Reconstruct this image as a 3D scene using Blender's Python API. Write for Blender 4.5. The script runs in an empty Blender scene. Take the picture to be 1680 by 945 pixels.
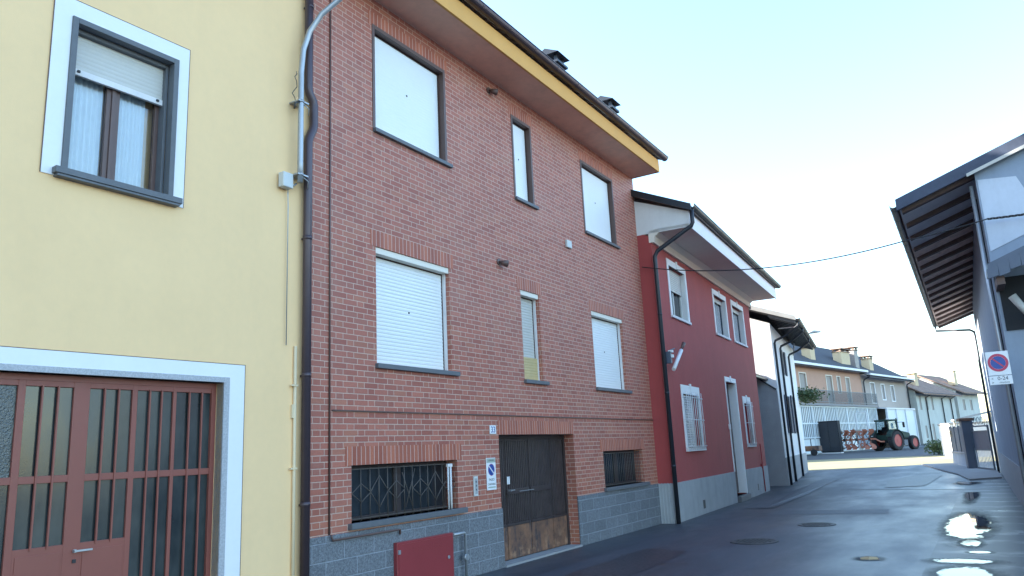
import bpy, bmesh, math, random
from math import radians as R, sin, cos, pi, floor
from mathutils import Matrix, Vector
random.seed(7)
C = bpy.context.scene.collection
S = bpy.context.scene

# ------------------------------------------------------------------ camera
cam_d = bpy.data.cameras.new('camera'); cam = bpy.data.objects.new('camera', cam_d); C.objects.link(cam); S.camera = cam
r_ = Vector((0.84886465, 0.52643188, -0.04794048)); u_ = Vector((0.15131781, -0.15509476, 0.97624205)); f_ = Vector((-0.50648961, 0.83595161, 0.21131298))
m4 = Matrix.Identity(4)
for i in range(3):
    m4[i][0], m4[i][1], m4[i][2] = r_[i], u_[i], -f_[i]
m4[0][3], m4[1][3], m4[2][3] = 6.54379, 0, 1.65
cam.matrix_world = m4
cam_d.sensor_width = 36; cam_d.lens = 1259.007/1680*36; cam_d.clip_start = .05; cam_d.clip_end = 3000

# ------------------------------------------------------------------ light
SUN_AZ = R(16); SUN_EL = R(18)          # light travels towards (cos az, sin az) and down
w = bpy.data.worlds.new('World'); S.world = w; w.use_nodes = True
nt = w.node_tree; bg = nt.nodes['Background']
sky = nt.nodes.new('ShaderNodeTexSky'); sky.sky_type = 'NISHITA'; sky.sun_disc = False
sky.sun_elevation = SUN_EL; sky.sun_rotation = R(270)-SUN_AZ; sky.air_density = 1.2; sky.dust_density = .8; sky.ozone_density = 2.9
nt.links.new(sky.outputs[0], bg.inputs[0]); bg.inputs[1].default_value = .15
sd = bpy.data.lights.new('sun', 'SUN'); sd.energy = 5.0; sd.angle = R(.5); sd.color = (1, .95, .86)
so = bpy.data.objects.new('sun', sd); C.objects.link(so)
dirv = Vector((cos(SUN_AZ)*cos(SUN_EL), sin(SUN_AZ)*cos(SUN_EL), -sin(SUN_EL)))
so.rotation_euler = dirv.to_track_quat('-Z', 'Y').to_euler()
S.view_settings.view_transform = 'Standard'; S.view_settings.look = 'None'; S.view_settings.gamma = 1
S.view_settings.exposure = 2.38
S.view_settings.use_curve_mapping = False

# ------------------------------------------------------------------ materials
class NT:
    def __init__(s, name):
        s.m = bpy.data.materials.new(name); s.m.use_nodes = True; s.t = s.m.node_tree
        s.b = s.t.nodes['Principled BSDF']; s.tc = s.t.nodes.new('ShaderNodeTexCoord')
    def n(s, typ, **k):
        x = s.t.nodes.new(typ)
        for a, v in k.items(): setattr(x, a, v)
        return x
    def l(s, a, b): s.t.links.new(a, b)
    def math(s, op, a, b=None, c=None):
        x = s.n('ShaderNodeMath', operation=op)
        for i, v in enumerate((a, b, c)):
            if v is None: continue
            if isinstance(v, (int, float)): x.inputs[i].default_value = v
            else: s.l(v, x.inputs[i])
        return x.outputs[0]
    def noise(s, scale, detail=4, vec=None, rough=.6, dist=0):
        x = s.n('ShaderNodeTexNoise'); x.inputs['Scale'].default_value = scale; x.inputs['Detail'].default_value = detail
        x.inputs['Roughness'].default_value = rough; x.inputs['Distortion'].default_value = dist
        s.l(vec or s.tc.outputs['Object'], x.inputs['Vector']); return x.outputs[0]
    def mapvec(s, scale):
        x = s.n('ShaderNodeMapping'); x.inputs['Scale'].default_value = scale; s.l(s.tc.outputs['Object'], x.inputs[0]); return x.outputs[0]
    def ramp(s, v, a, b, lo=0, hi=1):
        x = s.n('ShaderNodeMapRange'); x.inputs[1].default_value = a; x.inputs[2].default_value = b; x.inputs[3].default_value = lo; x.inputs[4].default_value = hi
        s.l(v, x.inputs[0]); return x.outputs[0]
    def mix(s, f, a, b, mode='MIX'):
        x = s.n('ShaderNodeMix', data_type='RGBA', blend_type=mode)
        for i, v in ((0, f), (6, a), (7, b)):
            if isinstance(v, (int, float)): x.inputs[i].default_value = v
            elif isinstance(v, tuple): x.inputs[i].default_value = (*v, 1) if len(v) == 3 else v
            else: s.l(v, x.inputs[i])
        return x.outputs[2]
    def bump(s, h, strength=.3, dist=.01, normal=None):
        x = s.n('ShaderNodeBump'); x.inputs['Strength'].default_value = strength; x.inputs['Distance'].default_value = dist
        s.l(h, x.inputs['Height'])
        if normal: s.l(normal, x.inputs['Normal'])
        s.l(x.outputs[0], s.b.inputs['Normal']); return x.outputs[0]
    def xyz(s):
        x = s.n('ShaderNodeSeparateXYZ'); s.l(s.tc.outputs['Object'], x.inputs[0]); return x.outputs

def simple(name, col, rough=.7, var=.15, scale=3, bump=.15, bscale=60, metal=0, stain=0, spec=.5):
    k = NT(name)
    n1 = k.noise(scale, 5); n2 = k.noise(scale*9, 3)
    f = k.math('ADD', k.math('MULTIPLY', n1, .65), k.math('MULTIPLY', n2, .35))
    v = k.ramp(f, .3, .7, 1-var, 1+var)
    c = k.mix(1.0, (*col,), (1, 1, 1), 'MULTIPLY')
    cc = k.n('ShaderNodeVectorMath', operation='SCALE'); cc.inputs[0].default_value = col; k.l(v, cc.inputs['Scale'])
    out = cc.outputs[0]
    if stain:
        st = k.noise(1, 6, k.mapvec((2.2, 2.2, .35)), .7)
        out = k.mix(k.ramp(st, .5, .78, 0, stain), out, tuple(x*.45 for x in col))
    k.l(out, k.b.inputs['Base Color'])
    k.b.inputs['Metallic'].default_value = metal; k.b.inputs['Specular IOR Level'].default_value = spec
    rn = k.ramp(n2, .2, .8, max(rough-.08, .03), min(rough+.08, 1)); k.l(rn, k.b.inputs['Roughness'])
    if bump: k.bump(k.noise(bscale, 3), bump, .005)
    return k.m

def brick_mat():
    k = NT('brick_flemish'); o = k.xyz()
    P = .37; ch = .0723
    v = k.math('DIVIDE', k.math('ADD', o[2], .0), ch)
    row = k.math('FLOOR', v); fv = k.math('MULTIPLY', k.math('FRACT', v), ch)
    par = k.math('MODULO', k.math('ADD', row, 1000), 2)
    u = k.math('ADD', k.math('ADD', k.math('ADD', o[1], o[0]), 50), k.math('MULTIPLY', par, P/2))
    cell = k.math('FLOOR', k.math('DIVIDE', u, P)); fu = k.math('SUBTRACT', u, k.math('MULTIPLY', cell, P))
    hd = k.math('GREATER_THAN', fu, .25)
    def mn(a, b): return k.math('MINIMUM', a, b)
    d1 = k.math('ABSOLUTE', fu); d2 = k.math('ABSOLUTE', k.math('SUBTRACT', fu, .25)); d3 = k.math('SUBTRACT', P, fu)
    du = mn(mn(d1, d2), d3); dv = mn(fv, k.math('SUBTRACT', ch, fv))
    d = mn(du, dv)
    wob = k.math('MULTIPLY', k.math('SUBTRACT', k.noise(40, 2), .5), .004)
    d = k.math('ADD', d, wob)
    mortar = k.ramp(d, .0035, .0062, 1, 0)
    cv = k.n('ShaderNodeCombineXYZ'); k.l(k.math('ADD', cell, k.math('MULTIPLY', hd, .5)), cv.inputs[0]); k.l(row, cv.inputs[1])
    wn = k.n('ShaderNodeTexWhiteNoise', noise_dimensions='3D'); k.l(cv.outputs[0], wn.inputs['Vector'])
    wv = wn.outputs['Value']
    col = k.mix(wv, (.345, .100, .068), (.50, .168, .110))
    dk = k.math('GREATER_THAN', k.n('ShaderNodeTexWhiteNoise').outputs[0], 2)
    sc = k.n('ShaderNodeSeparateColor'); k.l(wn.outputs['Color'], sc.inputs[0])
    col = k.mix(k.math('MULTIPLY', k.math('GREATER_THAN', sc.outputs[0], .86), .45), col, (.24, .095, .075))
    col = k.mix(k.math('MULTIPLY', k.math('GREATER_THAN', sc.outputs[1], .88), .4), col, (.46, .19, .11))
    col = k.mix(k.ramp(k.noise(45, 5), .35, .8, 0, .4), col, (.2, .07, .05))
    big = k.noise(.7, 5, None, .65)
    col = k.mix(k.ramp(big, .5, .75, 0, .22), col, (.46, .26, .2))
    # rust coloured splash on the lowest metre, an old stain
    low = k.math('MULTIPLY', k.ramp(o[2], 1.5, .85, 0, .4), k.ramp(k.noise(1.8, 5), .42, .62, 0, 1))
    col = k.mix(low, col, (.40, .15, .06))
    mcol = k.mix(k.noise(9, 4), (.48, .31, .24), (.62, .43, .34))
    out = k.mix(mortar, col, mcol)
    k.l(out, k.b.inputs['Base Color']); k.b.inputs['Roughness'].default_value = .62
    h = k.math('ADD', k.math('SUBTRACT', 1, mortar), k.math('MULTIPLY', k.noise(120, 3), .3))
    k.bump(h, .5, .004); return k.m

def soldier_mat():
    k = NT('brick_soldier'); o = k.xyz(); W = .078
    u = k.math('DIVIDE', k.math('ADD', o[1], 50), W); cell = k.math('FLOOR', u); fu = k.math('MULTIPLY', k.math('FRACT', u), W)
    d = k.math('MINIMUM', fu, k.math('SUBTRACT', W, fu)); mortar = k.ramp(d, .003, .006, 1, 0)
    wn = k.n('ShaderNodeTexWhiteNoise', noise_dimensions='1D'); k.l(cell, wn.inputs['W'])
    col = k.mix(wn.outputs['Value'], (.34, .088, .050), (.50, .15, .08))
    col = k.mix(k.ramp(k.noise(45, 5), .35, .8, 0, .4), col, (.2, .07, .05))
    k.l(k.mix(mortar, col, (.58, .41, .36)), k.b.inputs['Base Color']); k.b.inputs['Roughness'].default_value = .62
    k.bump(k.math('SUBTRACT', 1, mortar), .5, .004); return k.m

def stone_mat(name, c1, c2, bw=.5, bh=.2, speck=True):
    k = NT(name); o = k.xyz()
    v = k.math('DIVIDE', k.math('ADD', o[2], .02), bh); row = k.math('FLOOR', v); fv = k.math('MULTIPLY', k.math('FRACT', v), bh)
    par = k.math('MODULO', k.math('ADD', row, 100), 2)
    u = k.math('DIVIDE', k.math('ADD', k.math('ADD', o[1], 50), k.math('MULTIPLY', par, bw*.42)), bw); cell = k.math('FLOOR', u); fu = k.math('MULTIPLY', k.math('FRACT', u), bw)
    d = k.math('MINIMUM', k.math('MINIMUM', fu, k.math('SUBTRACT', bw, fu)), k.math('MINIMUM', fv, k.math('SUBTRACT', bh, fv)))
    d = k.math('ADD', d, k.math('MULTIPLY', k.math('SUBTRACT', k.noise(12, 3), .5), .012))
    joint = k.ramp(d, .003, .009, 1, 0)
    cv = k.n('ShaderNodeCombineXYZ'); k.l(cell, cv.inputs[0]); k.l(row, cv.inputs[1])
    wn = k.n('ShaderNodeTexWhiteNoise', noise_dimensions='3D'); k.l(cv.outputs[0], wn.inputs['Vector'])
    col = k.mix(wn.outputs['Value'], c1, c2)
    nn = k.noise(38, 6, None, .75)
    col = k.mix(k.ramp(nn, .42, .62, .0, .8), col, tuple(x*.42 for x in c1))
    col = k.mix(k.ramp(k.noise(70, 4, None, .7), .6, .68, 0, .8), col, tuple(min(1, x*2.0) for x in c2))
    col = k.mix(joint, col, tuple(min(1, x*1.35) for x in c2))
    k.l(col, k.b.inputs['Base Color']); k.b.inputs['Roughness'].default_value = .75
    h = k.math('ADD', k.math('MULTIPLY', k.math('SUBTRACT', 1, joint), .6), nn)
    k.bump(h, .7, .014); return k.m

def asphalt_mat():
    k = NT('asphalt'); o = k.xyz()
    a = k.noise(.35, 6, None, .65); fine = k.noise(95, 3); mid = k.noise(4, 5)
    g = k.n('ShaderNodeTexVoronoi'); g.inputs['Scale'].default_value = 70; k.l(k.tc.outputs['Object'], g.inputs['Vector'])
    col = k.mix(k.ramp(a, .3, .7), (.030, .040, .058), (.055, .068, .090))
    col = k.mix(k.ramp(fine, .4, .7, 0, .5), col, (.075, .085, .105))
    # straight repair patches and tracks
    tr = k.noise(1, 4, k.mapvec((1.4, .07, 1)), .55)
    col = k.mix(k.ramp(tr, .45, .62, 0, .45), col, (.02, .024, .032))
    patch = k.noise(1, 2, k.mapvec((.55, .3, 1)), .3)
    col = k.mix(k.ramp(patch, .58, .6, 0, .3), col, (.024, .03, .042))
    cr = k.n('ShaderNodeTexVoronoi', feature='DISTANCE_TO_EDGE'); cr.inputs['Scale'].default_value = .55
    wv = k.n('ShaderNodeVectorMath', operation='ADD'); k.l(k.tc.outputs['Object'], wv.inputs[0])
    nz = k.n('ShaderNodeTexNoise'); nz.inputs['Scale'].default_value = 1.3; k.l(k.tc.outputs['Object'], nz.inputs[0]); k.l(nz.outputs['Color'], wv.inputs[1]); k.l(wv.outputs[0], cr.inputs['Vector'])
    crack = k.ramp(cr.outputs['Distance'], .004, .010, .65, 0)
    crack = k.math('MULTIPLY', crack, k.ramp(k.noise(.5, 3), .45, .6))
    col = k.mix(crack, col, (.015, .015, .016))
    k.l(col, k.b.inputs['Base Color'])
    edge = k.math('MULTIPLY', k.ramp(k.math('ADD', o[0], k.math('MULTIPLY', k.noise(1.5, 4), .5)), .35, 1.0, .55, 0), k.ramp(k.noise(3, 4), .3, .6))
    col = k.mix(edge, col, (.10, .095, .085))
    k.l(col, k.b.inputs['Base Color'])
    # damp: smoother towards the right hand gutter and in blotches
    damp = k.math('ADD', k.ramp(o[0], 1.5, 6.0, 0, .55), k.ramp(k.noise(.8, 5, k.mapvec((1, .35, 1)), .6), .4, .65, 0, .55))
    rough = k.ramp(damp, 0, 1.1, .55, .26)
    k.l(rough, k.b.inputs['Roughness']); k.b.inputs['Specular IOR Level'].default_value = .5
    k.bump(k.math('ADD', g.outputs['Distance'], k.math('MULTIPLY', mid, .6)), .28, .006)
    return k.m

def apron_mat():
    k = NT('wet_paving'); o = k.xyz()
    q = k.math('ADD', k.math('MULTIPLY', o[1], .95), k.math('MULTIPLY', k.noise(.9, 4), 1.3))
    s = k.math('SINE', k.math('MULTIPLY', q, 2*pi/1.25)); strip = k.math('MULTIPLY', k.math('MULTIPLY', k.ramp(s, .35, 1.0), k.ramp(k.noise(1.6, 4), .35, .6)), k.ramp(k.math('ADD', o[0], k.math('MULTIPLY', k.noise(1.1, 3), 1.2)), 5.95, 6.7))
    col = k.mix(strip, (.030, .037, .052), (.085, .10, .125))
    col = k.mix(k.ramp(k.noise(30, 4), .4, .7, 0, .4), col, (.05, .05, .055))
    k.l(col, k.b.inputs['Base Color']); k.l(k.math('SUBTRACT', .40, k.math('MULTIPLY', strip, .13)), k.b.inputs['Roughness'])
    k.bump(k.math('ADD', k.noise(60, 3), strip), .15, .005); return k.m

def roof_mat(name, c1, c2):
    k = NT(name); o = k.xyz()
    s = k.math('ABSOLUTE', k.math('SINE', k.math('MULTIPLY', o[1], pi/.2)))
    r = k.math('FRACT', k.math('DIVIDE', o[0], .36))
    cv = k.n('ShaderNodeCombineXYZ'); k.l(k.math('FLOOR', k.math('DIVIDE', o[1], .2)), cv.inputs[0]); k.l(k.math('FLOOR', k.math('DIVIDE', o[0], .36)), cv.inputs[1])
    wn = k.n('ShaderNodeTexWhiteNoise', noise_dimensions='3D'); k.l(cv.outputs[0], wn.inputs['Vector'])
    col = k.mix(wn.outputs['Value'], c1, c2); col = k.mix(k.ramp(k.noise(2, 5), .4, .7, 0, .5), col, tuple(x*.5 for x in c1))
    k.l(col, k.b.inputs['Base Color']); k.b.inputs['Roughness'].default_value = .8
    k.bump(k.math('ADD', s, k.math('MULTIPLY', r, .5)), .9, .04); return k.m

def glass_mat(name, tint=(.5, .58, .62), trans=.75):
    k = NT(name); t = k.t; t.nodes.remove(k.b)
    g = k.n('ShaderNodeBsdfGlossy'); g.inputs['Roughness'].default_value = .03
    tr = k.n('ShaderNodeBsdfTransparent'); tr.inputs[0].default_value = (*tint, 1)
    fr = k.n('ShaderNodeFresnel'); fr.inputs[0].default_value = 1.5
    bp = k.n('ShaderNodeBump'); bp.inputs['Strength'].default_value = .05; bp.inputs['Distance'].default_value = .01; k.l(k.noise(2.5, 2), bp.inputs['Height']); k.l(bp.outputs[0], g.inputs['Normal'])
    mx = k.n('ShaderNodeMixShader'); k.l(k.math('ADD', fr.outputs[0], 1-trans-.2 if trans < .8 else .0), mx.inputs[0]); k.l(tr.outputs[0], mx.inputs[1]); k.l(g.outputs[0], mx.inputs[2])
    out = t.nodes['Material Output']; k.l(mx.outputs[0], out.inputs[0]); return k.m

def ripple_glass():
    k = NT('ripple_glass'); n = k.noise(55, 3, None, .6)
    k.b.inputs['Base Color'].default_value = (.035, .045, .045, 1); k.b.inputs['Roughness'].default_value = .12
    k.b.inputs['Specular IOR Level'].default_value = .8; k.bump(n, .55, .012); return k.m

def frost_glass():
    k = NT('dusty_glass'); n = k.noise(1.8, 4, k.mapvec((1, 1, .5))); f = k.noise(90, 2)
    k.l(k.mix(k.ramp(n, .35, .7), (.012, .018, .02), (.05, .062, .062)), k.b.inputs['Base Color']); k.l(k.ramp(n, .3, .7, .10, .28), k.b.inputs['Roughness'])
    k.b.inputs['Specular IOR Level'].default_value = .6; k.bump(f, .06, .004); return k.m

def rust_door_mat():
    k = NT('rusty_panel'); o = k.xyz()
    n = k.noise(3.2, 7, None, .7); n2 = k.noise(1, 6, k.mapvec((1, 5, 1.2)), .7)
    col = k.mix(k.ramp(n, .35, .65), (.10, .055, .04), (.27, .13, .07))
    col = k.mix(k.ramp(n2, .5, .62, 0, .85), col, (.045, .04, .045))
    col = k.mix(k.math('MULTIPLY', k.ramp(k.noise(5, 5), .52, .66, 0, .7), k.ramp(o[2], .45, .1)), col, (.42, .24, .14))
    sq = k.math('ABSOLUTE', k.math('SUBTRACT', k.noise(1, 2, k.mapvec((3, 7, 3.2)), .5, 1.5), .5))
    col = k.mix(k.math('MULTIPLY', k.ramp(sq, .004, .012, .9, 0), k.ramp(k.noise(4, 2), .5, .56)), col, (.02, .018, .02))
    k.l(col, k.b.inputs['Base Color']); k.b.inputs['Roughness'].default_value = .65; k.bump(n, .4, .006); return k.m

def curtain_mat():
    k = NT('curtain_fabric'); n = k.noise(14, 4)
    k.l(k.mix(n, (.7, .74, .76), (.86, .89, .9)), k.b.inputs['Base Color']); k.b.inputs['Roughness'].default_value = .9; return k.m

M = dict(
 glassc=glass_mat('clear_glass', (.92, .95, .97), .95),
 brick=brick_mat(), soldier=soldier_mat(), stone=stone_mat('split_stone', (.165, .178, .195), (.21, .225, .245)),
 asphalt=asphalt_mat(), apron=apron_mat(), glass=glass_mat('window_glass'), ripple=ripple_glass(), frost=frost_glass(), rust=rust_door_mat(), curtain=curtain_mat(),
 yellow=simple('yellow_plaster', (.90, .61, .32), .85, .04, 1.2, .25, 90, stain=.06),
 redp=simple('red_plaster', (.37, .062, .058), .8, .09, 1.5, .3, 90, stain=.2),
 white=simple('white_paint', (.8, .8, .8), .6, .03, 3, .05), whitew=simple('bright_lime_wash', (.84, .84, .83), .85, .03, 1.5, .3, 60), plaster=simple('white_plaster', (.72, .72, .70), .85, .06, 1.5, .3, 60, stain=.15),
 shutter=simple('shutter_plastic', (.80, .81, .80), .4, .02, 2, .02), shutterg=simple('shutter_beige', (.56, .54, .49), .5, .05, 2, .03), shutterw=simple('shutter_wood', (.55, .42, .2), .6, .12, 8, .1),
 brown=simple('brown_metal', (.12, .072, .062), .45, .12, 4, .05), gutter=simple('gutter_brown', (.075, .055, .065), .35, .12, 4, .05, metal=.3),
 darkgut=simple('dark_gutter', (.03, .035, .045), .4, .12, 4, .05, metal=.3),
 soffit=simple('rosy_soffit', (.86, .52, .37), .85, .12, 1.0, .15, 50, stain=.3), ochre=simple('ochre_fascia', (.72, .37, .10), .8, .06, 1.5, .1),
 cream=simple('cream_soffit', (.76, .69, .60), .8, .06, 1.2, .1, stain=.08), creaml=simple('light_cream', (.78, .72, .62), .8, .04, 2, .1),
 sill=simple('grey_slate', (.12, .128, .14), .55, .12, 8, .1), granite=simple('granite', (.40, .41, .43), .5, .35, 70, .1, 120),
 reddoor=simple('garage_red', (.25, .072, .052), .45, .07, 2, .05), redbox=simple('red_cabinet', (.27, .038, .042), .4, .08, 3, .03),
 door=simple('door_brown', (.05, .037, .036), .42, .35, 5, .15, stain=.3), grille=simple('grille_metal', (.10, .085, .075), .5, .2, 10, .1, metal=.2),
 dark=simple('dark_interior', (.012, .014, .018), .8, .2, 3, 0), dkglass=simple('dark_glass', (.02, .026, .032), .1, .2, 2, 0),
 steel=simple('galvanised', (.38, .40, .42), .38, .12, 6, .03, metal=.5), box=simple('grey_plastic', (.58, .60, .58), .5, .05, 5, .02),
 cable=simple('black_cable', (.02, .02, .022), .6, .1, 5, 0), greyp=simple('grey_render', (.34, .34, .35), .85, .12, 2, .4, 40, stain=.3),
 plinth=simple('grey_plinth', (.36, .37, .375), .8, .12, 3, .3, 40, stain=.35), tiled=roof_mat('dark_tiles', (.10, .085, .085), (.17, .13, .12)), tileb=roof_mat('brown_tiles', (.24, .15, .11), (.34, .23, .17)),
 bluebeam=simple('dark_timber', (.050, .062, .095), .75, .25, 6, .2), rafter=simple('rafter_timber', (.15, .10, .085), .8, .2, 8, .2), plank=simple('underside_tiles', (.84, .62, .50), .85, .3, 7, .3, 30),
 pale=simple('pale_board', (.72, .70, .69), .8, .1, 3, .1), patchp=simple('grey_patch', (.50, .55, .62), .85, .08, 1.5, .4, 40, stain=.2), barn=simple('barn_render', (.26, .31, .38), .85, .1, 1.5, .4, 40, stain=.25), slate=simple('slate_roof', (.05, .052, .062), .8, .2, 1.5, .5, 8), pink=simple('apricot_plaster', (.50, .29, .205), .85, .07, 1, .1, stain=.08),
 greyw=simple('taupe_plaster', (.40, .34, .30), .85, .07, 1, .1), offw=simple('stained_plaster', (.52, .54, .50), .85, .12, .6, .1, stain=.3), shut=simple('grey_shutter', (.28, .25, .23), .6, .1, 4, .1),
 rail=simple('railing_metal', (.10, .13, .16), .5, .1, 5, 0), whitem=simple('white_metal', (.62, .68, .70), .5, .05, 5, .02), ytube=simple('painted_tube', (.72, .58, .38), .7, .04, 3, .05), chim=simple('chimney_render', (.62, .48, .30), .85, .08, 3, .2),
 tyre=simple('tyre_rubber', (.02, .02, .022), .8, .1, 10, .2), green=simple('tractor_green', (.008, .035, .024), .65, .05, 3, 0), redrim=simple('red_rim', (.36, .03, .04), .4, .05, 3, 0),
 orange=simple('orange_implement', (.42, .15, .09), .5, .25, 6, .1), iron=simple('cast_iron', (.06, .062, .066), .5, .3, 20, .5, 45, metal=.4), yard_shade=simple('shaded_yard_asphalt', (.085, .088, .09), .85, .15, .8, .3, 30), patcha=simple('old_patch_asphalt', (.062, .074, .094), .55, .22, 2, .35, 70), patchb=simple('tar_patch', (.022, .028, .040), .42, .25, 2, .3, 70), gravel=simple('dusty_gravel', (.30, .27, .15), .9, .18, .5, .4, 30), concrete=simple('concrete', (.30, .30, .30), .85, .12, 3, .3),
 sheet=simple('blue_grey_sheet', (.085, .105, .145), .5, .1, 3, .05), canvas=simple('pale_canvas', (.70, .66, .58), .8, .08, 3, .1), leaf=simple('leaf_green', (.07, .11, .04), .6, .3, 6, 0), frond=simple('dry_frond', (.35, .30, .18), .7, .3, 6, 0),
 signw=simple('sign_white', (.78, .79, .80), .4, .02, 3, 0), blue=simple('sign_blue', (.02, .07, .30), .4, .02, 3, 0), red=simple('sign_red', (.50, .04, .10), .4, .02, 3, 0), black=simple('sign_black', (.02, .02, .025), .5, .02, 3, 0),
 signh=simple('sign_grey_green', (.38, .44, .38), .4, .04, 3, 0), tin=simple('weathered_sheet', (.45, .44, .40), .6, .15, 4, .1), skin=simple('soil', (.10, .08, .06), .9, .3, 2, .3))
def water_mat():
    k = NT('puddle_water'); k.b.inputs['Base Color'].default_value = (.02, .022, .025, 1); k.b.inputs['Roughness'].default_value = .015
    k.b.inputs['Specular IOR Level'].default_value = 1.0; k.b.inputs['IOR'].default_value = 1.6; k.bump(k.noise(6, 2), .02, .01); return k.m
M['water'] = water_mat()

# ------------------------------------------------------------------ mesh helpers
class MB:
    def __init__(s): s.v = []; s.f = []; s.sm = []
    def poly(s, pts, smooth=False):
        i = len(s.v); s.v += [tuple(p) for p in pts]; s.f.append(tuple(range(i, i+len(pts)))); s.sm.append(smooth); return s
    def box(s, x0, x1, y0, y1, z0, z1):
        p = [(x, y, z) for x in (x0, x1) for y in (y0, y1) for z in (z0, z1)]; i = len(s.v); s.v += p
        for f in ((0, 1, 3, 2), (4, 6, 7, 5), (0, 4, 5, 1), (2, 3, 7, 6), (0, 2, 6, 4), (1, 5, 7, 3)): s.f.append(tuple(i+j for j in f)); s.sm.append(False)
        return s
    def hexa(s, p8):    # lower 4, upper 4
        i = len(s.v); s.v += [tuple(p) for p in p8]
        for f in ((3, 2, 1, 0), (4, 5, 6, 7), (0, 1, 5, 4), (1, 2, 6, 5), (2, 3, 7, 6), (3, 0, 4, 7)): s.f.append(tuple(i+j for j in f)); s.sm.append(False)
        return s
    def prism(s, prof, y0, y1):     # prof in (x,z), along y
        n = len(prof); i = len(s.v)
        s.v += [(x, y0, z) for x, z in prof] + [(x, y1, z) for x, z in prof]
        s.f.append(tuple(i+j for j in range(n))); s.f.append(tuple(i+n+j for j in reversed(range(n)))); s.sm += [False]*2
        for j in range(n): s.f.append((i+j, i+n+j, i+n+(j+1) % n, i+(j+1) % n)); s.sm.append(False)
        return s
    def prismx(s, prof, x0, x1):    # prof in (y,z), along x
        n = len(prof); i = len(s.v)
        s.v += [(x0, y, z) for y, z in prof] + [(x1, y, z) for y, z in prof]
        s.f.append(tuple(i+j for j in range(n))); s.f.append(tuple(i+n+j for j in reversed(range(n)))); s.sm += [False]*2
        for j in range(n): s.f.append((i+j, i+n+j, i+n+(j+1) % n, i+(j+1) % n)); s.sm.append(False)
        return s
    def tube(s, pts, r, n=8, caps=True):
        P = [Vector(p) for p in pts]; rr = r if isinstance(r, (list, tuple)) else [r]*len(P); i0 = len(s.v); up = None
        for k_, p in enumerate(P):
            t = (P[min(k_+1, len(P)-1)]-P[max(k_-1, 0)]).normalized()
            if up is None: up = Vector((0, 0, 1)) if abs(t.z) < .9 else Vector((1, 0, 0))
            a = t.cross(up).normalized(); b = a.cross(t).normalized(); up = b
            for j in range(n):
                q = p+(a*cos(2*pi*j/n)+b*sin(2*pi*j/n))*rr[k_]; s.v.append(tuple(q))
        for k_ in range(len(P)-1):
            for j in range(n):
                s.f.append((i0+k_*n+j, i0+k_*n+(j+1) % n, i0+(k_+1)*n+(j+1) % n, i0+(k_+1)*n+j)); s.sm.append(True)
        if caps:
            s.f.append(tuple(i0+j for j in reversed(range(n)))); s.f.append(tuple(i0+(len(P)-1)*n+j for j in range(n))); s.sm += [False]*2
        return s
    def disc(s, c, r, ax='x', t=.003, n=32, r2=0):
        # flat ring or disc with thickness t along axis ax
        c = Vector(c); A = {'x': (Vector((0, 1, 0)), Vector((0, 0, 1)), Vector((1, 0, 0))), 'y': (Vector((1, 0, 0)), Vector((0, 0, 1)), Vector((0, -1, 0))), 'z': (Vector((1, 0, 0)), Vector((0, 1, 0)), Vector((0, 0, 1)))}[ax]
        i = len(s.v)
        for off in (0, t):
            for rad in (r, r2):
                for j in range(n): s.v.append(tuple(c+A[2]*off+(A[0]*cos(2*pi*j/n)+A[1]*sin(2*pi*j/n))*rad))
        for j in range(n):
            q = (j+1) % n
            s.f += [(i+j, i+q, i+2*n+q, i+2*n+j), (i+2*n+j, i+2*n+q, i+3*n+q, i+3*n+j), (i+j, i+n+j, i+n+q, i+q)]; s.sm += [True, False, False]
            if r2 > 0: s.f.append((i+n+j, i+3*n+j, i+3*n+q, i+n+q)); s.sm.append(True)
        return s
    def build(s, name, mat, parent=None, loc=None, rz=0, bevel=0, tf=None):
        me = bpy.data.meshes.new(name)
        vs = [tuple(tf @ Vector(p)) for p in s.v] if tf else s.v
        me.from_pydata(vs, [], s.f); me.polygons.foreach_set('use_smooth', s.sm)
        bm = bmesh.new(); bm.from_mesh(me); bmesh.ops.remove_doubles(bm, verts=bm.verts, dist=1e-5) if not bevel else None
        bmesh.ops.recalc_face_normals(bm, faces=bm.faces); bm.to_mesh(me); bm.free()
        me.materials.append(M[mat] if isinstance(mat, str) else mat)
        o = bpy.data.objects.new(name, me); C.objects.link(o)
        if parent: o.parent = parent
        if loc: o.location = loc; o.rotation_euler.z = rz
        if bevel:
            b = o.modifiers.new('bevel', 'BEVEL'); b.width = bevel; b.segments = 2; b.limit_method = 'ANGLE'
        return o

def tag(o, label=None, cat=None, group=None, kind=None):
    if label: o['label'] = label
    if cat: o['category'] = cat
    if group: o['group'] = group
    if kind: o['kind'] = kind
    return o
def empty(name, loc, rz=0, label=None, cat=None, group=None):
    o = bpy.data.objects.new(name, None); C.objects.link(o); o.location = loc; o.rotation_euler.z = rz
    o.empty_display_size = .3
    return tag(o, label, cat, group)
def struct(name, mb, mat, **k): return tag(mb.build(name, mat, **k), kind='structure')

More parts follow.
